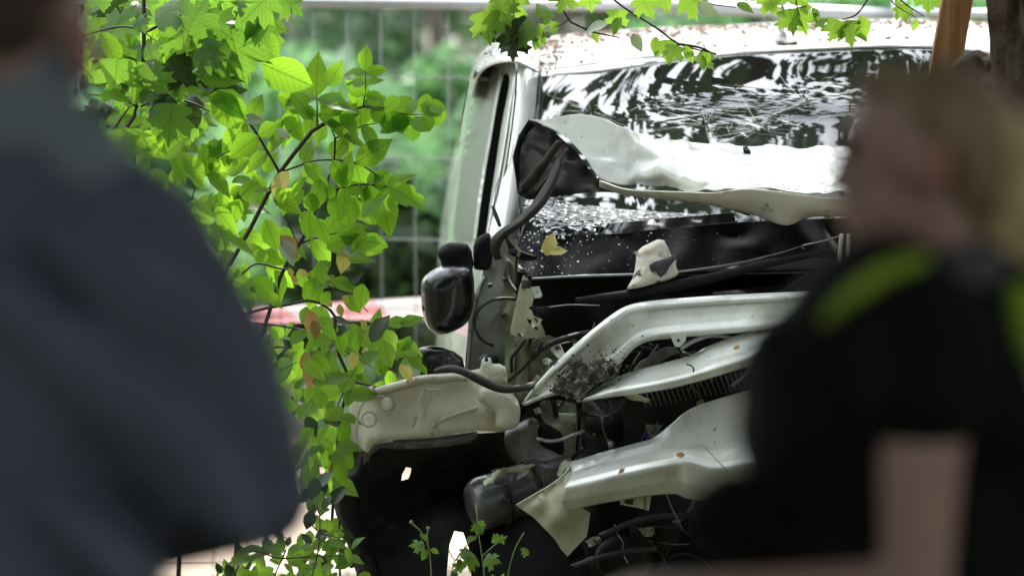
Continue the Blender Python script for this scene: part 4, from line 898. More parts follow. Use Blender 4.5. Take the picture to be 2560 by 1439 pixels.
for k in range(7): plate('printed_bar', [(1609,1240+k*5),(1617,1239+k*5),(1616,1241.4+k*5),(1608,1242.4+k*5)], M['ink'], van, Y=-.136, thick=.001, res=8)
plate('printed_block', [(1560,1243),(1584,1240),(1582,1262),(1562,1258)], M['ink'], van, Y=-.135, thick=.001, res=8)
for a in ([(1666,1233,-.1),(1676,1262,-.08),(1690,1290,-.06),(1706,1322,-.04)], [(1728,1240,-.06),(1736,1280,-.04),(1752,1320,0)]): tube('hanging_lead', a, .0016, M['metal'], van, seg=5, n=10)
tube('whisker_wire', [(1763,1118,-.2),(1790,1148,-.24),(1820,1180,-.26)], .0009, M['rubber'], van, seg=5)
for k, (x0, y0) in enumerate(((1602,1102),(1612,1106),(1630,1086),(1640,1090))): tube('wire_lead', [(x0, y0, .0), (x0 + 9, y0 - 14, 0), (x0 + 16, y0 - 30, 0)], .0022, pm('blue_wire', (.03, .04, .15), .4) if k == 0 else bpy.data.materials['blue_wire'], van, seg=5)

# ---- wheel-arch liner and air duct
LN = [(892,1134),(880,1168),(852,1182),(836,1205),(830,1240),(840,1285),(860,1330),(876,1390),(888,1425),(906,1445),(912,1560),(1112,1560),(1118,1420),(1124,1360),(1136,1326),(1158,1330),(1172,1370),(1178,1440),(1182,1560),(1420,1560),(1400,1440),(1340,1300),(1320,1180),(1300,1120),(1262,1080),(1190,1084),(1100,1100),(1040,1112),(985,1112),(940,1112),(925,1130)]
plate('wheel_arch_liner', LN, M['linerm'], van, Y=.12, thick=.006, res=20, amp=.02, freq=5, ctrl=[(1000,1250,.28),(1100,1200,.34),(950,1350,.2),(1200,1200,.4),(1250,1350,.35)], holes=[[(1015,1167),(1028,1169),(1027,1180),(1021,1196),(1011,1199),(1003,1201),(1006,1184)]])
patch('liner_flange', [[(892,1138,.08),(880,1172,.06),(852,1186,.05),(836,1210,.05),(831,1242,.05),(842,1288,.05),(862,1332,.06),(878,1392,.08),(890,1428,.1),(900,1540,.1)],
                       [(905,1140,.0),(896,1180,-.01),(870,1200,-.02),(858,1220,-.02),(852,1245,-.02),(860,1290,-.01),(882,1340,0),(905,1400,.02),(925,1440,.04),(935,1540,.05)],
                       [(925,1145,.08),(918,1200,.06),(905,1230,.06),(898,1250,.06),(905,1300,.07),(925,1350,.08),(945,1410,.1),(960,1450,.12),(970,1480,.13),(975,1540,.14)]], M['linerm'], van, n=40, m=8, thick=.004)
# duct: axis from (1180,1262) to (1420,1180)
A0, A1 = P(1175, 1268, -.02), P(1430, 1185, .06)
def duct_pt(t): return A0.lerp(A1, t)
tube('air_duct', [duct_pt(t) for t in (-.02, .0, .06, .14, .3, .5, .7, .78, 1.0)], [.02, .045, .062, .068, .066, .066, .064, .054, .05], M['greyp'], van, seg=40, n=50, px=False)
ax = (A1 - A0).normalized(); uu = Vector((0, -1, 0)) - ax * ax.dot(Vector((0, -1, 0))); uu.normalize(); vv = ax.cross(uu)
for t in (.30, .335, .60, .635):
    c = duct_pt(t); tube('duct_band', [c + (uu * math.cos(a) + vv * math.sin(a)) * .068 for a in np.linspace(0, 2*math.pi, 40)], .0042, M['rubber'], van, seg=6, px=False)
def on_duct(x, y, off=.001):
    o = Vector((0, -DIST, CZ)); d = ray(x, y); best = None
    for k in range(400):
        p = o + d * (17.6 + k * .002); q = p - A0; r = (q - ax * q.dot(ax)).length
        if r < .066 + off: return p
    return P(x, y, -.08)
for seg_ in (((1236,1244),(1250,1239),(1262,1234)), ((1262,1240),(1251,1245),(1241,1251)), ((1241,1251),(1256,1250),(1272,1248))):
    tube('embossed_stroke', [on_duct(x, y) for x, y in seg_], .0011, M['rubber'], van, seg=5, px=False)
tube('duct_strap', [on_duct(x, y, .002) for x, y in ((1258,1273),(1272,1269),(1290,1264))], .003, M['rubber'], van, seg=5, px=False)
plate('duct_flap', [on_duct(0,0) and (1207,1205,-.1),(1215,1196,-.1),(1232,1182,-.1),(1250,1172,-.1),(1262,1169,-.1),(1285,1172,-.08),(1300,1168,-.06),(1330,1158,-.03),(1338,1162,-.02),(1315,1174,-.04),(1298,1180,-.06),(1262,1180,-.08),(1246,1190,-.1),(1228,1206,-.11),(1212,1214,-.11)], M['greencream'], van, thick=.005, bulge=.003, res=6, amp=.004, freq=20)
plate('duct_flap_inner', [(1228,1206,-.08),(1246,1190,-.08),(1262,1182,-.07),(1298,1182,-.05),(1290,1200,-.07),(1262,1212,-.09),(1235,1212,-.09)], M['greyp'], van, thick=.004, res=7, amp=.006, freq=20)
plate('upper_duct_elbow', [(1262,1085,.1),(1300,1060,.1),(1340,1050,.1),(1350,1110,.1),(1400,1140,.08),(1410,1180,.05),(1385,1215,.03),(1340,1230,.03),(1320,1190,.06),(1290,1160,.1),(1268,1130,.12)], M['innergrey'], van, thick=.06, bulge=.03, res=12, smooth=True)
plate('lower_shield', [(1262,1320,.0),(1300,1296,-.02),(1340,1300,-.04),(1380,1345,-.05),(1420,1400,-.05),(1440,1560,-.04),(1200,1560,.0),(1215,1400,.02)], M['blackp'], van, thick=.02, bulge=.02, res=14, smooth=True)

# ---- engine bay: bulkhead, radiator with fins, engine lumps, floor
plate('bulkhead', [(1290,640,.62),(2620,640,.62),(2640,1500,.75),(1270,1500,.75),(1280,1000,.7)], M['bay'], van, thick=.03, res=45, amp=.05, freq=4)
plate('engine_block', [(1460,1010,.3),(1700,1000,.28),(2000,960,.3),(2300,960,.3),(2320,1400,.3),(2200,1520,.3),(1500,1520,.3),(1440,1300,.3)], M['bay'], van, thick=.3, bulge=.08, res=28, amp=.05, freq=7)
plate('cowl_tray', [(1340,770,.4),(1600,745,.35),(1900,720,.35),(2300,700,.35),(2400,960,.45),(1900,980,.45),(1500,960,.45),(1345,900,.5)], M['bay'], van, thick=.05, bulge=.03, res=30, amp=.04, freq=7)
rad = plate('radiator', [(1560,990,.06),(1700,960,.06),(1880,915,.08),(2200,860,.1),(2250,960,.1),(1900,1000,.06),(1730,1030,.06),(1640,1090,.06),(1560,1110,.06)], M['bay'], van, thick=.05, res=18)
fins = []
for k in range(46):
    x = 1600 + k * 12.5; y0 = 985 - (x - 1560) * .19
    fins.append(tube('', [(x, y0, .05), (x + 16, y0 + 42, .05)], .0016, None, seg=4, build=True))
fo = mesh('radiator_fin', *join(fins), M['innergrey'], van); fo['kind'] = 'stuff'
for k, (x, y, r_) in enumerate(((1500,1060,30),(1555,1150,26),(1480,1230,36),(1640,1330,50),(1800,1330,60),(1560,1400,55),(1980,1250,60))):
    plate('engine_part', disc(x, y, r_ * 1.3, r_, 16), M['bay'], van, Y=.12, thick=.1, bulge=.03, res=10, smooth=True, amp=.01, freq=20)
for pts in ([(1340,1060,.15),(1420,1220,.1),(1520,1240,.1),(1600,1180,.15)], [(1500,1340,.0),(1600,1300,.0),(1750,1290,0),(1900,1330,.05)], [(1380,1439,-.02),(1480,1400,-.04),(1560,1380,-.04),(1640,1372,-.02)], [(1340,880,.1),(1400,850,.1),(1500,830,.15),(1600,850,.2)]):
    tube('engine_hose', pts, .008, M['rubber'], van, seg=7, n=20)
plate('torn_foam', [(1645,600,.1),(1661,602,.1),(1670,618,.1),(1679,641,.1),(1691,650,.1),(1690,665,.1),(1697,682,.1),(1690,692,.09),(1675,699,.08),(1655,706,.08),(1637,710,.08),(1605,718,.07),(1580,722,.06),(1568,723,.06),(1574,712,.06),(1582,699,.07),(1588,675,.08),(1590,658,.09),(1592,640,.1),(1596,628,.1),(1609,617,.1),(1625,610,.1)], M['foam'], van, thick=.04, bulge=.02, rad=18, res=6, amp=.006, freq=30)
plate('foam_smudge', [(1622,664),(1636,655),(1648,652),(1668,646),(1688,638),(1690,648),(1676,664),(1664,684),(1652,694),(1644,688),(1640,676),(1628,680)], M['smudge'], van, Y=.055, thick=.03, bulge=.004, res=5, amp=.004, freq=40)
plate('foam_chip', [(1577,626),(1586,628),(1598,632),(1592,637),(1582,634)], M['foam'], van, Y=.08, thick=.004, res=4)
rnd = random.Random(77)                                          # broken brackets, leads and clips packed into the bay
for k in range(46):
    x, y = rnd.choice(((rnd.uniform(1320, 1520), rnd.uniform(850, 1180)), (rnd.uniform(1440, 1860), rnd.uniform(1000, 1150)), (rnd.uniform(1440, 1700), rnd.uniform(1270, 1420)), (rnd.uniform(1600, 1870), rnd.uniform(850, 900))))
    pts = [(x, y, rnd.uniform(-.02, .1))]; a = rnd.uniform(-.6, 2.4)
    for j in range(4): a += rnd.uniform(-.7, .7); q = rnd.uniform(18, 45); pts.append((pts[-1][0] + math.cos(a) * q, pts[-1][1] + math.sin(a) * q, pts[-1][2] + rnd.uniform(-.02, .03)))
    tube('wire_lead', pts, rnd.choice((.0012, .002, .0035, .005)), M[rnd.choice(('rubber', 'rubber', 'rubber', 'innergrey', 'metal', 'hinge'))], van, seg=6, n=16)
for k in range(40):
    x, y = rnd.choice(((rnd.uniform(1320, 1500), rnd.uniform(850, 980)), (rnd.uniform(1320, 1470), rnd.uniform(1010, 1190)), (rnd.uniform(1450, 1850), rnd.uniform(1000, 1130)), (rnd.uniform(1450, 1800), rnd.uniform(1280, 1400)), (rnd.uniform(1280, 1340), rnd.uniform(620, 840))))
    r_ = rnd.uniform(7, 24); n_ = rnd.choice((4, 5, 6)); a0 = rnd.uniform(0, 6)
    plate('broken_bracket', [(x + math.cos(a0 + i * 6.283 / n_) * r_ * rnd.uniform(.4, 1.3), y + math.sin(a0 + i * 6.283 / n_) * r_ * rnd.uniform(.4, 1.1), rnd.uniform(.0, .09)) for i in range(n_)], M[rnd.choice(('column', 'column', 'innergrey', 'bay', 'hinge', 'blackp', 'greencream'))], van, thick=.006, res=8, amp=.004, freq=20)
sh_ = []
for k in range(210):                                             # glass crumbs on the black band
    x = rnd.uniform(1300, 2050); y = rnd.uniform(575, 690) if rnd.random() < .5 else 575 + abs(rnd.gauss(0, 28)); x = x if rnd.random() < .3 else 1300 + abs(rnd.gauss(0, 110))
    sh_.append(ellipsoid_(P(x, y, .33 - (y - 575) * .0012), min(.005, .0008 + rnd.expovariate(1) * .0009), rnd))
gc = mesh('glass_crumbs', *join(sh_), M['crack'], van, smooth=False); gc['kind'] = 'stuff'
# far side, tail, floor, wheels: the rest of the shell
FR = [[(XC + (XC - x) * (1 if x < 1300 else 1.0), y, Y) for x, y, Y in r] for r in FL]
patch('body_side', FR, M['paint_clean'], van, n=20, m=24, thick=.004)
patch('windscreen_pillar', [[(2 * XC - x, y, Y) for x, y, Y in r] for r in
      [[(1262,103,2.1),(1300,97,1.75),(1342,99,1.55)], [(1291,160,1.10),(1312,154,1.05),(1342,182,1.19)], [(1258,450,.80),(1282,450,.74),(1312,450,.86)], [(1222,600,.68),(1258,600,.62),(1300,600,.70)]]], M['paint_clean'], van, n=10, m=20)
def T(x, y): return P(x, y, 3.4)
tl = [T(1262,108), T(2640,84), T(2798,450), T(2826,900), T(2820,1240), T(1102,1240), T(1090,900), T(1122,450)]
tv = tl + [v + Vector((0, .04, 0)) for v in tl]; nn = len(tl)
mesh('tailgate', tv, [tuple(range(nn)), tuple(reversed(range(nn, 2*nn)))] + [(i, (i+1) % nn, nn + (i+1) % nn, nn + i)[::-1] for i in range(nn)], M['paint_clean'], van, smooth=False)
f0, f1 = P(1240, 1200, 1.4), P(2700, 1200, 1.4)
mesh('floor_pan', *boxvf((.02, .8, .24), (1.48, 3.4, .30)), M['blackp'], van, smooth=False)
def wheel(x, y, s):
    wv, wf = [], []; rr = [(.0,.05),(.17,.05),(.19,.085),(.28,.095),(.31,.07),(.31,-.07),(.28,-.095),(.19,-.085),(.17,-.05),(0,-.05)]
    for i in range(28):
        a = 2*math.pi*i/28
        for r_, o_ in rr: wv.append(Vector((x + s*o_, y + math.cos(a)*r_, .31 + gz(x, y) + math.sin(a)*r_)))
    k = len(rr)
    for i in range(28):
        for j in range(k-1): wf.append((i*k+j, ((i+1)%28)*k+j, ((i+1)%28)*k+j+1, i*k+j+1))
    o = mesh('wheel', wv, [f for f in wf if f[0] % k in (2,3,4,5,6)], M['rubber'], van)
    mesh('rim', wv, [f for f in wf if f[0] % k not in (2,3,4,5,6)], M['metal'], o)
for (x, y) in ((.13, 1.0), (1.40, 1.0), (.0, 2.9), (1.48, 2.9)): wheel(x, y, 1 if x < .5 else -1)

# ---- seeds and husks lying on the van
def litter(name, bv, region, n, seed, sz=(3, 9), par=None):
    rnd = random.Random(seed); parts = []; xs = [p[0] for p in region]; ys = [p[1] for p in region]; k = 0; tr = 0
    while k < n and tr < n * 30:
        tr += 1; x, y = rnd.uniform(min(xs), max(xs)), rnd.uniform(min(ys), max(ys))
        if not inside(region, x, y): continue
        h = bv.ray_cast(Vector((0, -DIST, CZ)), ray(x, y))
        if h[0] is None: continue
        p = h[0] + Vector((0, -.003, .004)); L_ = rnd.uniform(*sz) / 1000; a = rnd.uniform(0, 3.14); d = Vector((math.cos(a), math.sin(a) * 1.5, rnd.uniform(-.2, .3))) * L_; s_ = Vector((-math.sin(a), math.cos(a), .2)) * L_ * .35
        c = Vector((0, 0, L_ * .3)); v = [p - d, p + s_, p + d, p - s_, p + c, p - c]
        parts.append((v, [(0,1,4),(1,2,4),(2,3,4),(3,0,4),(1,0,5),(2,1,5),(3,2,5),(0,3,5)])); k += 1
    return parts
pr = litter('', rbv, [(1340,182),(1338,105),(1450,86),(1800,66),(2331,52),(2560,66),(2400,75),(1900,84),(1500,108),(1420,130),(1365,190)], 260, 1, (4, 15))
pr += litter('', rbv, [(1330,112),(1450,88),(1800,68),(2331,51),(2560,62),(2331,60),(1800,77),(1450,98),(1345,128)], 460, 8, (4, 13))
pr += litter('', rbv, [(1335,115),(1400,100),(1375,190),(1338,190)], 45, 9, (5, 13))
pr += litter('', rbv, [(1360,160),(1400,105),(1900,75),(2450,60),(2450,110),(1800,125),(1400,170)], 60, 2, (5, 14))
pr += litter('', wbv, [(1345,195),(1780,140),(2330,125),(2300,250),(1800,340),(1340,290)], 70, 3, (5, 14))
pr += litter('', hbv, [(1840,450),(2070,465),(2070,485),(1860,470)], 34, 4, (2, 6)); pr += litter('', hbv, [(1350,310),(2080,390),(2080,480),(1600,470)], 16, 5, (1.5, 4))
lt = mesh('fallen_husks', *join(pr), M['litter'], None, smooth=False); tag(lt, 'dry brown seed husks strewn over the van roof and windscreen', 'litter', kind='stuff')
for (x, y, Y, a, px_, key, lb) in ((1366,640,.0,285,62,'yellow','crumpled yellow green leaf stuck at the foot of the windscreen'), (1372,634,-.01,340,50,'yellow','smaller yellow leaf folded over beside the crumpled yellow green one'), (1562,1172,-.34,150,20,'brown','small brown husk on the lower bumper ledge'), (1712,1136,-.34,175,24,'brown','brown curled husk at the bend of the bumper'), (1850,866,-.26,165,20,'brown','tiny twig on the bent fender blade'),):
    o = bpy.data.objects.new('fallen_leaf', LM[key][0]); COL.objects.link(o); o.matrix_basis = leaf_matrix(P(x, y, Y), a, px_ / 1000, random.Random(x), .3); tag(o, lb, 'leaf')

# ------------------------------------------------------------------ stake, trunk and overhead crown
st = thing('timber_stake', (P(2150, 1400, -.55).x, -.55, 0), 'orange brown sawn timber stake leaning before the windscreen', 'stake')
a_, b_ = P(2398, -30, -.5), P(2130, 1500, -.5); b_ = a_ + (b_ - a_) * ((a_.z + .1) / (a_.z - b_.z)); a2 = a_ + (a_ - b_) * .12
ax_ = (a2 - b_).normalized(); sx_ = Vector((0, 1, 0)).cross(ax_).normalized() * .037; sy_ = Vector((0, 1, 0)) * .03
sv_ = []
for c in (b_, a2): sv_ += [c - sx_ - sy_, c + sx_ - sy_, c + sx_ + sy_, c - sx_ + sy_]
so = mesh('stake', sv_, [(3,2,1,0),(4,5,6,7),(0,1,5,4),(1,2,6,5),(2,3,7,6),(3,0,4,7)], M['wood'], st, smooth=False)
bm_ = so.modifiers.new('edge', 'BEVEL'); bm_.width = .003; bm_.segments = 2
tx, ty_ = P(2655, 100, -.9).x, -.9
ot = thing('maple_tree', (tx, ty_, gz(tx, ty_) - .05), 'dark barked maple trunk at the right edge with leafy crown overhead', 'tree')
vs, fs = [], []
for i in range(120):
    z = gz(tx, ty_) - .1 + i * .045
    for k in range(72):
        a = 2 * math.pi * k / 72; r = .185 - .012 * z + .05 * math.exp(-z * 3)
        q = Vector((math.cos(a) * 7, math.sin(a) * 7, z * 1.6)); rd = abs(noise.noise(q * 1.3)) * .05 + .018 * noise.noise(q * 3.4)
        r += rd - .02
        vs.append(Vector((tx + math.cos(a) * r - .004 * z, ty_ + math.sin(a) * r, z)))
for i in range(119):
    for k in range(72): fs.append((i*72+k, i*72+(k+1) % 72, (i+1)*72+(k+1) % 72, (i+1)*72+k))
mesh('trunk', vs, fs, M['bark'], ot)
plate('bark_stub', [(2372,168,-.8),(2398,150,-.8),(2420,132,-.8),(2450,126,-.8),(2490,150,-.85),(2500,240,-.9),(2450,262,-.85),(2400,240,-.8),(2380,205,-.8)], M['bark'], ot, thick=.06, bulge=.05, res=8, amp=.03, freq=26)
for pts, r0, r1 in (([(tx,-.9,3.6),(tx-.6,-.2,4.6),(tx-1.4,1.0,5.2),(tx-2.4,2.0,5.5)], .09, .02), ([(tx,-.9,4.4),(tx+.5,.2,5.4),(tx+.2,1.6,6.2)], .08, .02),
                    ([(tx,-.9,4.9),(tx-.9,-.9,5.6),(tx-1.9,.1,5.6)], .06, .015), ([(tx,-.9,5.0),(tx,-1.2,6.4),(tx+.2,-1.6,7.5)], .1, .03)):
    tapered('limb', pts, r0, r1, M['bark'], ot)
rnd = random.Random(21); blobs = []
for k in range(46):
    blobs.append(((rnd.uniform(-.1, 3.4), rnd.uniform(-.2, 2.4), rnd.uniform(3.5, 5.8)), (rnd.uniform(.3, .6), rnd.uniform(.3, .55), rnd.uniform(.08, .2))))
for k in range(60):
    blobs.append(((rnd.uniform(-.3, 2.2), rnd.uniform(.55, 2.3), rnd.uniform(2.25, 3.2)), (rnd.uniform(.2, .45), rnd.uniform(.2, .4), rnd.uniform(.04, .1))))
shb = [((rnd.uniform(-1.6, 4.0), rnd.uniform(-4.6, -.9), rnd.uniform(3.4, 6.2)), (rnd.uniform(.6, 1.1), rnd.uniform(.6, 1.1), rnd.uniform(.15, .35))) for k in range(40)]
crown_mesh('crown', shb, 14000, .15, M['crown'], ot, 9, updown=1.2)  # extra crown out of view, added to block sky light from the van front
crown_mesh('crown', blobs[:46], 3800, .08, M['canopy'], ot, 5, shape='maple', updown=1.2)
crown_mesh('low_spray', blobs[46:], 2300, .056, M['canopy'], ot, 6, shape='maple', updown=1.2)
tw = []
for k in range(60):
    b = blobs[k % 46][0]; p = Vector(b); q = p + Vector((rnd.uniform(-.7, .7), rnd.uniform(-.7, .7), rnd.uniform(-.2, .3)))
    tw.append(tube('', [p, p.lerp(q, .5) + Vector((0, 0, .06)), q], [.012, .008, .003], None, seg=5, px=False, build=True))
mesh('twigs', *join(tw), M['stem'], ot)
# hanging twigs in view
def twig_obj(parent, pts, r, name='twig'): return tube(name, pts, [r] + [r * .8] * (len(pts) - 2) + [r * .4], M['stem'], parent, seg=6, n=20)
HY = -.3
TW = [([(1150,-160,HY),(1300,-60,HY),(1395,-5,HY),(1420,50,HY),(1452,68,HY),(1480,80,HY),(1550,95,HY)], .0035),
      ([(1420,50,HY),(1404,62,HY),(1386,68,HY)], .002), ([(1430,-120,HY),(1535,0,HY),(1580,33,HY),(1640,70,HY),(1700,112,HY),(1790,135,HY)], .0033),
      ([(1700,-150,HY),(1760,0,HY),(1840,20,HY)], .003), ([(2230,-120,HY),(2168,0,HY),(2140,38,HY),(2104,50,HY)], .0028), ([(2180,-120,HY),(2250,-2,HY),(2310,42,HY)], .003),
      ([(2000,-90,HY),(1990,0,HY),(2000,45,HY)], .0026), ([(1260,-120,HY),(1284,0,HY),(1284,45,HY),(1290,110,HY)], .0022), ([(2150,-100,HY),(2235,10,HY),(2290,45,HY)], .002),
      ([(1260,82,HY),(1240,102,HY),(1262,98,HY)], .0025), ([(1690,110,HY),(1750,120,HY),(1790,138,HY)], .004)]
LV = [(1210,28,80,85,'lowmaple'),(1238,0,60,80,'lowmaple'),(1290,-20,120,90,'lowmaple'),(1205,45,65,70,'odark'),(1284,50,80,95,'dark'),(1284,80,95,80,'dark'),(1340,70,165,80,'lowmaple'),(1345,60,60,60,'low'),
      (1340,20,20,60,'lowmaple'),(1400,60,150,60,'low'),(1372,64,100,40,'gloss'),(1350,88,110,45,'low'),(1545,25,95,60,'lowmaple'),(1555,45,130,50,'low'),(1520,60,170,60,'gloss'),(1580,85,60,50,'gloss'),
      (1600,-10,60,70,'lowmaple'),(1655,-20,75,60,'low'),(1700,-10,20,90,'lowmaple'),(1745,5,40,60,'gloss'),(1640,92,95,50,'low'),(1662,100,85,60,'lowmaple'),(1690,112,110,55,'lowmaple'),(1710,115,60,50,'low'),(1750,130,50,60,'lowmaple'),(1770,128,110,45,'low'),
      (1915,-15,60,70,'lowmaple'),(1975,22,80,70,'lowmaple'),(1990,20,70,75,'lowmaple'),(1960,-20,30,70,'low'),(2030,20,60,45,'low'),(2070,50,160,40,'low'),(2095,50,110,60,'lowmaple'),(2118,52,80,70,'lowmaple'),(2140,62,60,50,'low'),(2150,40,70,60,'low'),
      (2250,12,70,50,'lowmaple'),(2235,-10,60,50,'low'),(2290,50,100,30,'low'),(1470,-20,80,60,'lowmaple'),(1420,-30,110,70,'lowmaple'),(2320,-30,90,70,'lowmaple'),(1840,10,20,50,'low'),(1480,78,60,35,'low')]
rn = random.Random(2); tws = [twig_obj(ot, p, r) for p, r in TW]
for (x, y, a, px_, key) in LV:
    o = bpy.data.objects.new('leaf', rn.choice(LM[key])); COL.objects.link(o)
    best = min(range(len(TW)), key=lambda i: min((x - q[0])**2 + (y - q[1])**2 for q in TW[i][0])); o.parent = tws[best]
    m2 = leaf_matrix(P(x, y, HY + rn.uniform(-.04, .04)), a, px_ / 1000, rn, .5); m2.translation = m2.translation - base_of(ot); o.matrix_basis = m2

# big shading trees either side of the onlookers
for i, (x, y, r, lb) in enumerate(((-4.2, -9.5, .28, 'large tree shading the onlookers on their left side'), (4.4, -8.0, .3, 'large tree shading the onlookers on their right side'))):
    z = gz(x, y); t = thing('shade_tree', (x, y, z), lb, 'tree', 'shade trees around the onlookers'); rnd = random.Random(60 + i)
    tapered('trunk', [(x, y, z - .1), (x, y, 3), (x * .8, y, 7)], r, r * .5, M['bark_dark'], t, seg=14, bark=.03)
    for k in range(3): tapered('limb', [(x * .9, y, 4.2), (x * .5, y + rnd.uniform(-3, 3), 5.6), (x * .1, y + rnd.uniform(-4, 4), 6.2)], .11, .03, M['bark_dark'], t)
    bl = [((x * rnd.uniform(-.15, 1.3), y + rnd.uniform(-5.5, 5.2), rnd.uniform(4.6, 7.5)), (rnd.uniform(1, 1.8), rnd.uniform(1, 1.8), rnd.uniform(.4, .8))) for k in range(54)]
    crown_mesh('crown', bl, 30000, .27, M['crown'], t, 400 + i, updown=1.5)

# ------------------------------------------------------------------ leafy saplings and shrubs on the left
SG = 'leafy saplings beside the van'
def stems(parent, lst):
    for pts, r in lst: tube('stem', pts, [r] + [r * .85] * (len(pts) - 2) + [r * .45], M['stem'], parent, seg=7, n=26)
ms_ = thing('maple_sapling', (P(200, 700, -.1).x, -.1, 0), 'upright maple sapling with big lobed leaves, top left beside the man', 'sapling', SG)
stems(ms_, [([(60,1900,-.1),(120,900,-.1),(200,560,-.1),(262,405,-.1),(300,340,-.1),(336,290,-.1),(350,255,-.1),(357,180,-.1),(360,90,-.1),(360,28,-.1),(358,-120,-.1)], .0065),
            ([(240,440,-.05),(264,372,-.05),(290,315,-.05),(326,265,-.05)], .004),
            ([(361,82,-.1),(330,70,-.1),(300,68,-.1),(262,75,-.1),(200,92,-.1)], .003), ([(364,82,-.1),(400,62,-.1),(440,45,-.1),(478,20,-.1),(520,-10,-.1)], .0035),
            ([(375,78,-.1),(430,48,-.1),(495,30,-.1),(530,18,-.1),(560,4,-.1)], .003),
            ([(346,268,-.1),(320,255,-.1),(280,242,-.1),(222,237,-.1)], .003), ([(352,268,-.1),(380,252,-.1),(410,246,-.1),(450,250,-.1),(490,262,-.1),(525,280,-.1)], .003),
            ([(352,250,-.1),(400,222,-.1),(440,215,-.1),(480,212,-.1)], .0022), ([(364,84,-.1),(395,110,-.1),(414,145,-.1)], .0015), ([(510,108,-.1),(460,112,-.1),(416,142,-.1)], .0015)])
lv = Leaves(ms_, 3)
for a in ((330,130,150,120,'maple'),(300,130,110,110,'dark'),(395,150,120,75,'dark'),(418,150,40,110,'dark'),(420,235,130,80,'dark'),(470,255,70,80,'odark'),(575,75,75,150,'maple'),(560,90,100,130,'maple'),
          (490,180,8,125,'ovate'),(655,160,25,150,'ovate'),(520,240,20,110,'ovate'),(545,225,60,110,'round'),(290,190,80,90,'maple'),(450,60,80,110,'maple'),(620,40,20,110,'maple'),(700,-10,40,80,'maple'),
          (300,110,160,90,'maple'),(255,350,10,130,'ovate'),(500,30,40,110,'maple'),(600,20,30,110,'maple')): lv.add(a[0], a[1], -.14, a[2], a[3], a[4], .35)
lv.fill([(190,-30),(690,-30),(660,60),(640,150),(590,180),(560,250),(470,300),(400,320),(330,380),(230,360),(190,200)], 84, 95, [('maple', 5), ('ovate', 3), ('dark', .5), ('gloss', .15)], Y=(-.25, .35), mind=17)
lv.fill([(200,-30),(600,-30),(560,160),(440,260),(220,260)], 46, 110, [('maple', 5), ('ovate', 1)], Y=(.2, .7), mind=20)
lv.build()
sh = thing('elder_shrub', (P(600, 900, 0).x, 0, 0), 'bright backlit shrub with oval leaflets reaching across to the van', 'shrub', SG)
S1 = [(420,1900,0),(480,1000,0),(555,695,0),(600,618,0),(640,545,0),(672,480,0),(698,432,0),(735,385,0),(762,350,0),(795,315,0),(850,287,0),(908,267,0)]
stems(sh, [(S1, .0065), ([(908,267,0),(960,270,0),(1010,285,0),(1062,287,0)], .0022), ([(698,430,0),(675,390,0),(650,348,0),(622,308,0),(590,292,0),(565,290,0)], .004),
    ([(700,432,0),(740,418,0),(790,402,0),(850,402,0),(900,412,0),(945,440,0)], .0028), ([(793,314,0),(793,280,0),(792,235,0)], .0025), ([(908,267,0),(913,225,0),(914,180,0)], .002),
    ([(838,346,0),(830,325,0),(825,308,0)], .002), ([(838,347,0),(870,330,0),(905,316,0),(945,308,0)], .0025), ([(838,345,0),(835,400,0),(822,445,0),(806,485,0)], .003),
    ([(560,1700,.05),(640,900,.05),(678,765,.05),(712,665,.05),(748,612,.05),(782,545,.05),(800,490,.05),(810,462,.05)], .006),
    ([(805,484,0),(850,470,0),(900,462,0),(950,464,0),(1000,476,0)], .0028), ([(745,612,.05),(728,575,.05),(705,520,.05)], .002), ([(745,612,.05),(800,592,.05),(860,582,.05),(900,592,.05)], .0022),
    ([(560,715,.02),(600,690,.02),(640,660,.02),(700,672,.02),(752,678,.02),(790,708,.02),(840,722,.02),(880,740,.02),(920,780,.02)], .003),
    ([(540,830,.0),(590,795,0),(660,772,0),(720,762,0),(770,752,0),(812,765,0),(838,795,0),(834,850,0)], .0045), ([(560,800,.0),(640,808,0),(700,815,0),(780,830,0),(850,850,0)], .0025),
    ([(480,400,.1),(440,392,.1),(400,375,.1),(330,362,.1),(255,352,.1)], .0022), ([(500,560,.1),(480,500,.1),(520,420,.1),(560,385,.1),(615,370,.1)], .0022)])
lv = Leaves(sh, 8)
lv.twig([(908,267,0),(960,270,0),(1010,285,0),(1062,287,0)], 52, 34, 'round', 70)
lv.twig([(908,267,0),(913,225,0),(914,178,0)], 58, 32, 'ovate', 78, .3)
lv.twig([(700,432,0),(790,402,0),(850,402,0),(900,412,0),(935,436,0)], 90, 62, 'ovate', 62, .25)
lv.twig([(805,484,0),(850,470,0),(900,462,0),(950,464,0),(990,474,0)], 78, 58, 'ovate', 65, .25)
lv.twig([(793,314,0),(793,280,0),(792,240,0)], 92, 34, 'ovate', 85, .35)
lv.twig([(795,315,0),(850,287,0),(905,268,0)], 80, 40, 'ovate', 70, .2)
lv.twig([(698,430,0),(675,390,0),(650,348,0),(622,308,0),(590,292,0)], 82, 52, 'ovate', 75, .3)
lv.twig([(748,612,.05),(800,592,.05),(860,582,.05),(895,592,.05)], 78, 46, 'ovate', 60, .2)
lv.twig([(838,347,0),(870,330,0),(905,316,0),(945,308,0)], 80, 46, 'ovate', 60, .2)
lv.twig([(480,400,.1),(560,392,.1),(615,372,.1)], 44, 30, 'round', 80, .2)
for a in ((605,300,-5,55,'gloss'),(690,325,25,42,'gloss'),(705,600,60,70,'gloss'),(855,620,20,45,'gloss'),(968,465,25,110,'ovate'),(950,480,75,115,'ovate'),(860,470,85,60,'ovate'),(850,590,12,120,'ovate'),(700,590,45,75,'brown')): lv.add(a[0], a[1], -.08, a[2], a[3], a[4], .3)
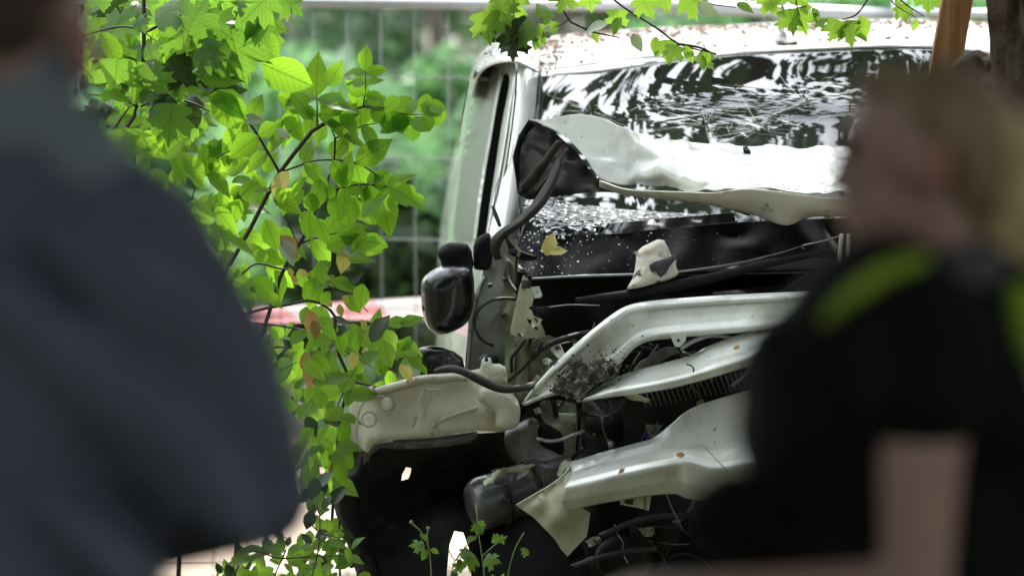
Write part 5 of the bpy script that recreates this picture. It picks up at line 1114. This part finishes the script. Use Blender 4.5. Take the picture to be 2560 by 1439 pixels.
lv.fill([(560,520),(640,440),(700,400),(860,420),(950,470),(900,560),(940,620),(900,690),(960,720),(900,760),(780,730),(640,740),(560,690),(520,600)], 80, 73, [('ovate', 8), ('round', 1), ('yellow', .25), ('gloss', .1), ('odark', .3)], Y=(-.15, .35), mind=20)
lv.fill([(230,345),(420,340),(600,380),(640,450),(590,520),(560,560),(470,540),(430,440),(300,410)], 46, 78, [('ovate', 8), ('round', 1)], Y=(-.1, .4), mind=18)
lv.fill([(690,210),(800,180),(900,260),(1040,280),(1060,320),(900,350),(780,350),(690,300)], 16, 80, [('ovate', 8)], Y=(-.1, .2), mind=30)
lv.fill([(1010,262),(1100,262),(1105,310),(1020,320)], 6, 50, [('round', 5)], Y=(-.1, .1), mind=12)
lv.l = [q for q in lv.l if not (P(0, 808, 0).z < q[1].translation.z < P(0, 742, 0).z and q[1].translation.x > P(600, 0, 0).x and lv.r.random() < .7)]
lv.build()
s2 = thing('elder_shrub', (P(720, 1000, .1).x, .1, 0), 'lower tangled shrub with withered and yellow leaves below the barrier tape', 'shrub', SG)
stems(s2, [([(800,1900,.1),(830,1300,.1),(850,1050,.05),(872,950,0),(860,915,0),(845,880,0),(834,800,0)], .005), ([(872,950,0),(900,958,0),(930,965,0),(990,985,0)], .003), ([(872,950,0),(878,985,0),(890,1005,0)], .002),
    ([(640,900,.0),(680,870,0),(720,868,0)], .004), ([(680,870,0),(668,845,0),(662,815,0),(675,790,0)], .003), ([(872,952,0),(850,1000,0),(838,1030,0)], .002), ([(700,1210,0),(760,1160,0),(820,1168,0)], .0025), ([(846,870,.0),(900,900,0),(960,935,0)], .0015),
    ([(650,945,.0),(700,925,0),(745,905,0)], .002), ([(850,1439,.05),(848,1330,.05),(852,1180,.05)], .003)])
lv = Leaves(s2, 15)
lv.fill([(650,810),(760,790),(880,790),(960,815),(1030,840),(1030,930),(960,960),(880,975),(870,1080),(860,1190),(800,1200),(760,1180),(720,1060),(680,960),(640,880)], 120, 68, [('ovate', 8), ('round', 2), ('low', 4), ('yellow', .4), ('brown', .4), ('gloss', .15), ('odark', .6)], Y=(-.2, .35), mind=16)
for a in ((775,775,85,70,'brown'),(785,800,80,50,'brown'),(760,880,70,80,'brown'),(770,905,85,60,'brown'),(925,820,95,55,'brown'),(880,880,80,50,'yellow'),(815,745,60,30,'yellow'),(855,740,40,30,'yellow'),(848,760,80,35,'yellow'),(902,800,60,35,'yellow'),(860,1020,150,70,'low'),(800,1100,30,55,'low'),(820,1140,20,60,'low'),(965,810,-10,65,'low'),(960,850,80,75,'low'),(990,860,20,80,'low'),(1000,810,-20,60,'low'),(780,1160,170,50,'ovate'),(830,1195,30,80,'low'),
          (732,690,60,30,'yellow'),(745,675,30,32,'yellow'),(792,665,10,32,'yellow'),(815,690,60,32,'yellow'),(720,670,60,30,'yellow')): lv.add(a[0], a[1], -.12, a[2], a[3], a[4], .4)
lv.fill([(760,1000),(860,1000),(850,1180),(800,1330),(830,1439),(780,1439),(760,1250)], 26, 60, [('ovate', 3), ('low', 6), ('odark', 1.5)], Y=(-.1, .4), mind=20)
lv.build()
# undergrowth at lower left and weeds before the van
ug = thing('bramble', (P(720, 1400, -.3).x, -.3, 0), 'low bramble tangle under the man\'s elbow at the bottom edge', 'bramble')
stems(ug, [([(520,1600,-.3),(620,1380,-.3),(700,1395,-.3),(780,1390,-.3),(860,1388,-.3)], .0025), ([(700,1700,-.3),(790,1400,-.3),(800,1300,-.3),(790,1250,-.3)], .002), ([(760,1290,-.3),(800,1330,-.3),(850,1345,-.3)], .0022), ([(600,1700,-.3),(690,1430,-.3),(720,1350,-.3),(690,1330,-.3)], .002)])
lv = Leaves(ug, 22)
lv.fill([(560,1385),(640,1370),(700,1345),(760,1360),(820,1310),(870,1330),(890,1400),(900,1470),(540,1470)], 150, 44, [('low', 6), ('ovate', 2), ('odark', 2), ('yellow', .2)], Y=(-.4, .2), mind=9, spread=170)
lv.fill([(770,1190),(820,1190),(840,1300),(850,1340),(780,1330)], 14, 50, [('low', 6), ('odark', 3)], Y=(-.3, .1), mind=14)
lv.build()
WG = 'small weeds in front of the van'
def weed(x, y, sts, lvs, label):
    t = thing('weed', (P(x, y, -.45).x, -.45, 0), label, 'weed', WG)
    for s in sts: tube('stem', [(a, b, -.45) for a, b in s], .0016, M['greenstem'], t, seg=5, n=14)
    q = Leaves(t, x)
    for a in lvs: q.add(a[0], a[1], -.45, a[2], a[3] * .85, a[4] if len(a) > 4 else 'lowmaple', .5)
    q.build(); return t
w1 = weed(1078, 1439, [[(1080,1600),(1078,1439),(1074,1380),(1066,1350),(1050,1325),(1030,1308)], [(1070,1365),(1068,1340),(1070,1322)]], [(1062,1364,185,50),(1070,1350,225,30,'low'),(1066,1372,110,36,'low'),(1076,1372,20,28,'low'),(1060,1360,160,30,'low')], 'small weed with two seed heads before the black liner')
for (x, y) in ((1028, 1305), (1070, 1320)): plate('seed_head', disc(x, y, 5, 5, 9), M['column'], w1, Y=-.45, thick=.004, bulge=.004, res=4)
weed(1160, 1439, [[(1120,1600),(1130,1420),(1160,1370),(1200,1330),(1212,1318)], [(1150,1385),(1138,1400),(1120,1372)]], [(1204,1318,130,26),(1200,1300,80,28),(1172,1372,150,40),(1150,1395,100,30,'low'),(1165,1350,-20,34,'low'),(1130,1430,40,34,'dark')], 'spindly weed before the pale gap in the liner')
weed(1215, 1439, [[(1230,1600),(1205,1390),(1196,1330),(1190,1260)], [(1205,1390),(1250,1350),(1268,1340)]], [(1190,1310,85,30),(1230,1345,10,30),(1245,1348,-10,26),(1190,1390,150,60),(1210,1395,10,55),(1160,1420,200,40)], 'weed with broad dark leaves before the air duct')
weed(1300, 1439, [[(1270,1600),(1270,1439),(1288,1370),(1310,1330)]], [(1300,1372,10,30,'low'),(1308,1375,40,26),(1230,1435,80,30,'low'),(1250,1440,60,40)], 'thin weed below the torn bumper corner')

# ------------------------------------------------------------------ onlookers in the foreground
def ellipsoid(c, r, rot=None, nu=20, nv=12):
    vs, fs = [], []; c = Vector(c)
    for j in range(nv + 1):
        th = math.pi * j / nv
        for i in range(nu):
            ph = 2 * math.pi * i / nu; v = Vector((r[0]*math.sin(th)*math.cos(ph), r[1]*math.sin(th)*math.sin(ph), r[2]*math.cos(th)))
            if rot is not None: v = rot @ v
            vs.append(c + v)
    for j in range(nv):
        for i in range(nu): fs.append((j*nu+i, (j+1)*nu+i, (j+1)*nu+(i+1) % nu, j*nu+(i+1) % nu))
    return vs, fs
def limb(pts, rs, flat=1.0):
    parts = []
    for k in range(len(pts) - 1):
        a, b = Vector(pts[k]), Vector(pts[k+1]); n = 5
        parts.append(tube('', [a.lerp(b, i / n) for i in range(n + 1)], [rs[k] + (rs[k+1] - rs[k]) * i / n for i in range(n + 1)], None, seg=14, px=False, build=True))
        parts.append(ellipsoid(a, (rs[k],) * 3, nu=14, nv=8))
    parts.append(ellipsoid(pts[-1], (rs[-1],) * 3, nu=14, nv=8)); return parts
def fused(name, parts, mat, parent, voxel=.009, smooth=4):
    vs, fs = join(parts); o = mesh(name, vs, fs, mat, parent)
    r = o.modifiers.new('fuse', 'REMESH'); r.mode = 'VOXEL'; r.voxel_size = voxel; r.use_smooth_shade = True
    s = o.modifiers.new('soften', 'SMOOTH'); s.iterations = smooth; s.factor = .5
    return o
def hand(w_, d, up, side, s=1.0, curl=.5):
    """palm, four unequal fingers with knuckle bends and a thumb; d = pointing dir, up = back-of-hand normal"""
    d, up = Vector(d).normalized(), Vector(up); up = (up - d * up.dot(d)).normalized(); sd_ = d.cross(up).normalized() * side; w_ = Vector(w_); ps = []
    rot = Matrix((sd_, d, up)).transposed()
    ps.append(ellipsoid(w_ + d * .05 * s, (.042 * s, .055 * s, .017 * s), rot)); ps.append(ellipsoid(w_ + d * .01 * s, (.03 * s, .03 * s, .02 * s), rot))
    for k, L_ in enumerate((.068, .078, .072, .056)):
        b = w_ + d * .09 * s + sd_ * (.030 - .020 * k) * s; p = [b]; dr = d.copy(); 
        for q, f in enumerate((.45, .32, .23)):
            dr = (dr * math.cos(curl * (.5 + .3*q)) - up * math.sin(curl * (.5 + .3*q))).normalized(); p.append(p[-1] + dr * L_ * f * s * 1.15)
        ps += limb(p, [.0095 * s, .009 * s, .008 * s, .0065 * s])
    b = w_ + d * .025 * s + sd_ * .032 * s; t1 = b + (sd_ * .75 + d * .6 - up * .3) * .04 * s; t2 = t1 + (sd_ * .3 + d * .8 - up * .4) * .03 * s
    ps += limb([b, t1, t2], [.013 * s, .011 * s, .009 * s]); return ps
def frame(yaw):      # forward (facing), left, up
    f = Vector((math.cos(yaw), math.sin(yaw), 0)); return f, Vector((-f.y, f.x, 0)), Vector((0, 0, 1))
def head_parts(c, yaw, s=1.0, female=False):
    f, l, u = frame(yaw); rot = Matrix((f, l, u)).transposed(); c = Vector(c); E = lambda o, r: ellipsoid(c + (f*o[0] + l*o[1] + u*o[2]) * s, tuple(q * s for q in r), rot)
    ps = [E((-.01, 0, .035), (.098, .076, .09)), E((.028, 0, -.04), (.062, .058, .07)), E((.06, 0, -.085), (.026, .028, .026)), E((.045, 0, -.075), (.04, .045, .03)),
          E((.085, 0, .03), (.012, .045, .012)), E((.092, 0, -.01), (.016, .011, .026)), E((.102, 0, -.022), (.014, .014, .012)), E((.083, 0, -.052), (.012, .024, .009)), E((.083, 0, -.062), (.011, .02, .008)),
          E((.068, .038, -.012), (.022, .02, .018)), E((.068, -.038, -.012), (.022, .02, .018))]
    for sg in (1, -1): ps += [E((-.012, sg*.078, .0), (.017, .008, .030)), E((-.014, sg*.084, .008), (.012, .006, .016))]
    return ps
def person(name, base, label):
    return thing(name, base, label, 'person')

# --- man, seen from behind at the left edge
MY = -9.4; ms = 8.6 / 18
def MP(x, y, d=0.0): return P(x, y, MY + d)
mx = MP(10, 700).x; mz0 = gz(mx, MY)
man = person('person', (mx, MY, mz0), 'blurred man in dark navy jacket seen from behind at the left')
yaw = R(62)                                   # faces the van, turned slightly to the right
f, l, u = frame(yaw)
hc = MP(48, 60)                               # head centre
nb = MP(40, 265); 
sh_r = MP(352, 612, -.02); sh_l = sh_r + (MP(-330, 560, .12) - sh_r)
el = MP(655, 1245, .05); wr = MP(420, 1330, .26)
hip = Vector((mx - .02, MY + .02, mz0 + .93)); cx = nb.x
chest = Vector((cx - .02, MY + .02, sh_r.z - .16))
body = head_parts(hc, yaw, 1.08)
body += limb([hc - u * .05 - f * .02, nb + Vector((0, 0, -.02)), nb - u * .10], [.062, .062, .08])
body += [ellipsoid(chest, (.19, .12, .24)), ellipsoid(hip + u * .1, (.17, .12, .2)), ellipsoid(hip, (.17, .12, .14))]
body += limb([nb - u * .08, sh_r - l * -.02], [.06, .05]) + limb([sh_r, el, wr], [.055, .045, .030])
sl = Vector((cx - (sh_r.x - cx), sh_r.y + .03, sh_r.z)); el2 = sl + Vector((-.1, .03, -.3)); wr2 = el2 + Vector((.2, .17, -.05))
body += limb([nb - u * .08, sl], [.06, .05]) + limb([sl, el2, wr2], [.055, .045, .030])
body += hand(wr, (wr2 - wr).normalized() * .6 + Vector((-.3, .5, .0)), (0, .3, 1), 1, 1.05, .35) + hand(wr2, Vector((.8, .3, .1)), (0, .3, 1), -1, 1.05, .35)
for sg in (-1, 1):
    h = hip + Vector((.09 * sg, 0, -.03)); k = Vector((h.x + .01 * sg, h.y + .02, mz0 + .5)); an = Vector((k.x, k.y - .02, mz0 + .09))
    body += limb([h, k, an], [.09, .058, .04]) + [ellipsoid(an + Vector((.01*sg, .06, -.045)), (.045, .12, .035))]
fused('body', body, M['skin'], man, .008, 3)
rot = Matrix((f, l, u)).transposed()
fused('hair', [ellipsoid(hc + (f * -.018 + u * .048) * 1.08, (.108, .086, .092), rot), ellipsoid(hc + (f * -.05 + u * .015) * 1.08, (.062, .072, .07), rot)], M['hair_brown'], man, .008)
er = hc + (f * -.013 - l * .092 - u * .03) * 1.08; mesh('ear', *ellipsoid(er, (.022, .014, .036), rot), M['skin_red'], man)
er = hc + (f * -.013 + l * .086 + u * .002) * 1.08; mesh('ear', *ellipsoid(er, (.018, .010, .033), rot), M['skin_red'], man)
jk = [ellipsoid(chest, (.235, .165, .27)), ellipsoid(chest + Vector((0, 0, .06)), (.26, .14, .2)), ellipsoid(hip + u * .16, (.215, .155, .26)), ellipsoid(hip + u * .02, (.215, .155, .14))]
jk += limb([nb - u * .02, nb - u * .12, chest + u * .08], [.082, .10, .15])
jk += limb([nb - u * .09, MP(235, 500), sh_r], [.075, .078, .082]) + limb([sh_r, sh_r.lerp(el, .5) + Vector((.020, 0, 0)), el, wr], [.090, .082, .066, .052])
jk += limb([nb - u * .09, sl], [.085, .09]) + limb([sl, el2, wr2], [.092, .068, .05])
rnd = random.Random(9)
for k in range(15):                                            # folds running down across the back and the sleeve
    x0, y0 = rnd.uniform(-40, 330), rnd.uniform(560, 1300); p = MP(x0, y0); p.y = MY - .150 + rnd.uniform(-.01, .015)
    jk += limb([p, p + Vector((.11, .02, -.10)), p + Vector((.2, .05, -.22))], [.022, .034, .014])
for k in range(4):
    t = .25 + .2 * k; p = sh_r.lerp(el, t) + Vector((-.05, -.06, 0)); jk += limb([p, p + Vector((.07, -.012, -.05)), p + Vector((.12, .03, -.05))], [.012, .02, .01])
jo = fused('jacket', jk, M['navy'], man, .010, 4)
fused('collar', limb([nb + u * .035, nb - u * .035], [.078, .088]) + limb([nb - u * .02, MP(215, 405, -.03)], [.07, .055]), M['collar'], man, .009, 3)
tr_ = [ellipsoid(hip - u * .02, (.185, .14, .15))]; 
for sg in (-1, 1):
    h = hip + Vector((.09 * sg, 0, -.03)); k = Vector((h.x + .01 * sg, h.y + .02, mz0 + .5)); an = Vector((k.x, k.y - .02, mz0 + .09)); tr_ += limb([h, k, an], [.105, .075, .068])
    mesh('boot', *ellipsoid(an + Vector((.01*sg, .06, -.04)), (.052, .135, .05)), M['boot'], man)
fused('trousers', tr_, M['trouser'], man, .011)

# --- woman in black, profile to the left, neon collar
WY = -9.0
def WP(x, y, d=0.0): return P(x, y, WY + d)
wx = WP(2260, 900).x; wz0 = gz(wx, WY)
wo = person('person', (wx, WY, wz0), 'blurred blond woman in black clothing with neon yellow collar, facing left')
yaw = R(172); f, l, u = frame(yaw); rot = Matrix((f, l, u)).transposed()
hc = WP(2284, 414); s_ = 1.0
body = head_parts(hc, yaw, s_, True)
nb = WP(2385, 745); body += limb([hc - f * .03 - u * .04, WP(2350, 640), nb], [.056, .052, .065])
shn = WP(2330, 900, -.16); shf = WP(2180, 880, .17); chest = WP(2230, 1010); hip = Vector((wx + .02, WY, wz0 + .88))
eln = WP(2292, 1482, -.20); wrn = WP(1790, 1484, -.10)
elf = WP(2160, 1280, .20); wrf = WP(2080, 1290, .08)
body += [ellipsoid(chest, (.12, .17, .2)), ellipsoid(hip + u * .12, (.11, .13, .2)), ellipsoid(hip, (.13, .17, .13))]
body += limb([nb, shn], [.06, .055]) + limb([nb, shf], [.06, .055]) + limb([shn, WP(2300, 1150, -.19), eln, wrn], [.06, .053, .042, .027]) + limb([shf, elf, wrf], [.052, .04, .027])
body += hand(wrn, (-1, .1, .05), (0, -.3, 1), 1, .95, .5) + hand(wrf, (-.95, -.2, .0), (0, -.3, 1), -1, .95, .6)
for sg in (-1, 1):
    h = hip + Vector((0, .09 * sg, -.03)); k = Vector((h.x - .02, h.y, wz0 + .47)); an = Vector((k.x + .02, k.y, wz0 + .08))
    body += limb([h, k, an], [.088, .055, .037]) + [ellipsoid(an + Vector((-.05, 0, -.04)), (.11, .042, .033))]
fused('body', body, M['skin'], wo, .008, 3)
E = lambda o, r: ellipsoid(hc + (f*o[0] + l*o[1] + u*o[2]) * s_, tuple(q * s_ for q in r), rot)
fused('hair', [E((-.035, 0, .055), (.088, .080, .078)), E((-.075, 0, .01), (.052, .076, .085)), E((.03, .0, .10), (.05, .06, .026))], M['hair_dark'], wo, .008)
pt = WP(2470, 360); fused('ponytail', limb([hc - f * .09 + u * .02, WP(2470, 330, .0), WP(2530, 400, .0), WP(2545, 560, .0), WP(2500, 660, 0), WP(2490, 720, 0)], [.034, .045, .05, .05, .036, .018]), M['hair_blond'], wo, .009)
for sg in (1, -1):
    mesh('ear', *E((-.035, sg * .084, .0), (.018, .010, .032)), M['skin_red'], wo)
    mesh('eye', *E((.078, sg * .032, .012), (.016, .016, .013)), M['hair_brown'], wo)  # oversized and darkened to stand in for the shade of the socket
    mesh('eyebrow', *E((.086, sg * .034, .034), (.014, .026, .010)), M['hair_brown'], wo)
mesh('lips', *E((.089, 0, -.057), (.010, .022, .011)), M['lips'], wo)
vt = [ellipsoid(chest + Vector((.0, 0, .0)), (.165, .21, .22)), ellipsoid(WP(2060, 950), (.11, .17, .105)), ellipsoid(WP(2065, 1070), (.115, .19, .12)), ellipsoid(WP(2150, 1060), (.14, .19, .17)), ellipsoid(WP(1985, 905), (.058, .12, .05)), ellipsoid(WP(2370, 960), (.16, .2, .15)), ellipsoid(hip + u * .16, (.19, .19, .26)), ellipsoid(hip, (.18, .19, .14))]
vt += limb([nb - u * .03, shn], [.082, .088]) + limb([nb - u * .03, shf], [.082, .085]) + limb([shn, WP(2308, 985, -.19)], [.095, .078]) + limb([shf, elf, wrf], [.08, .062, .045])
vt += limb([WP(2480, 800, .0), WP(2540, 960, .0), WP(2560, 1200, .0)], [.09, .10, .12])
fused('jacket', vt, M['blackc'], wo, .010, 4)
fused('collar_band', limb([WP(2310, 650, -.15), WP(2230, 672, -.16), WP(2140, 730, -.17), WP(2060, 800, -.16)], [.013, .016, .016, .009]) + limb([WP(2250, 690, .08), WP(2190, 745, .08)], [.018, .016]) + limb([WP(2190, 745, -.09), WP(2190, 745, .08)], [.02, .02]), M['neon'], wo, .008)
fused('grey_hood', limb([WP(2400, 690, -.07), WP(2480, 690, 0), WP(2400, 690, .08)], [.04, .05, .04]), pm('hood_cloth', (.05, .052, .06), .8), wo, .009)
fused('neon_strap', limb([WP(2556, 740, -.12), WP(2575, 850, -.14), WP(2590, 960, -.13)], [.022, .026, .024]), M['neon'], wo, .009)
mesh('chest_pouch', *ellipsoid(WP(1975, 870, -.06), (.05, .06, .04)), M['blackc'], wo)
tr_ = [ellipsoid(hip - u * .02, (.14, .18, .15))]
for sg in (-1, 1):
    h = hip + Vector((0, .09 * sg, -.03)); k = Vector((h.x - .02, h.y, wz0 + .47)); an = Vector((k.x + .02, k.y, wz0 + .08)); tr_ += limb([h, k, an], [.1, .07, .062])
    mesh('boot', *ellipsoid(an + Vector((-.05, 0, -.035)), (.13, .05, .048)), M['boot'], wo)
fused('trousers', tr_, M['trouser'], wo, .011)
bg_ = fused('shoulder_bag', [ellipsoid(WP(1870, 1290, -.02), (.085, .06, .055)), ellipsoid(WP(1960, 1300, 0), (.1, .07, .07)), ellipsoid(WP(1850, 1270, -.02), (.06, .05, .05))], M['blackc'], None, .010, 4)
tag(bg_, 'black bag held in front of the woman\'s waist', 'bag')
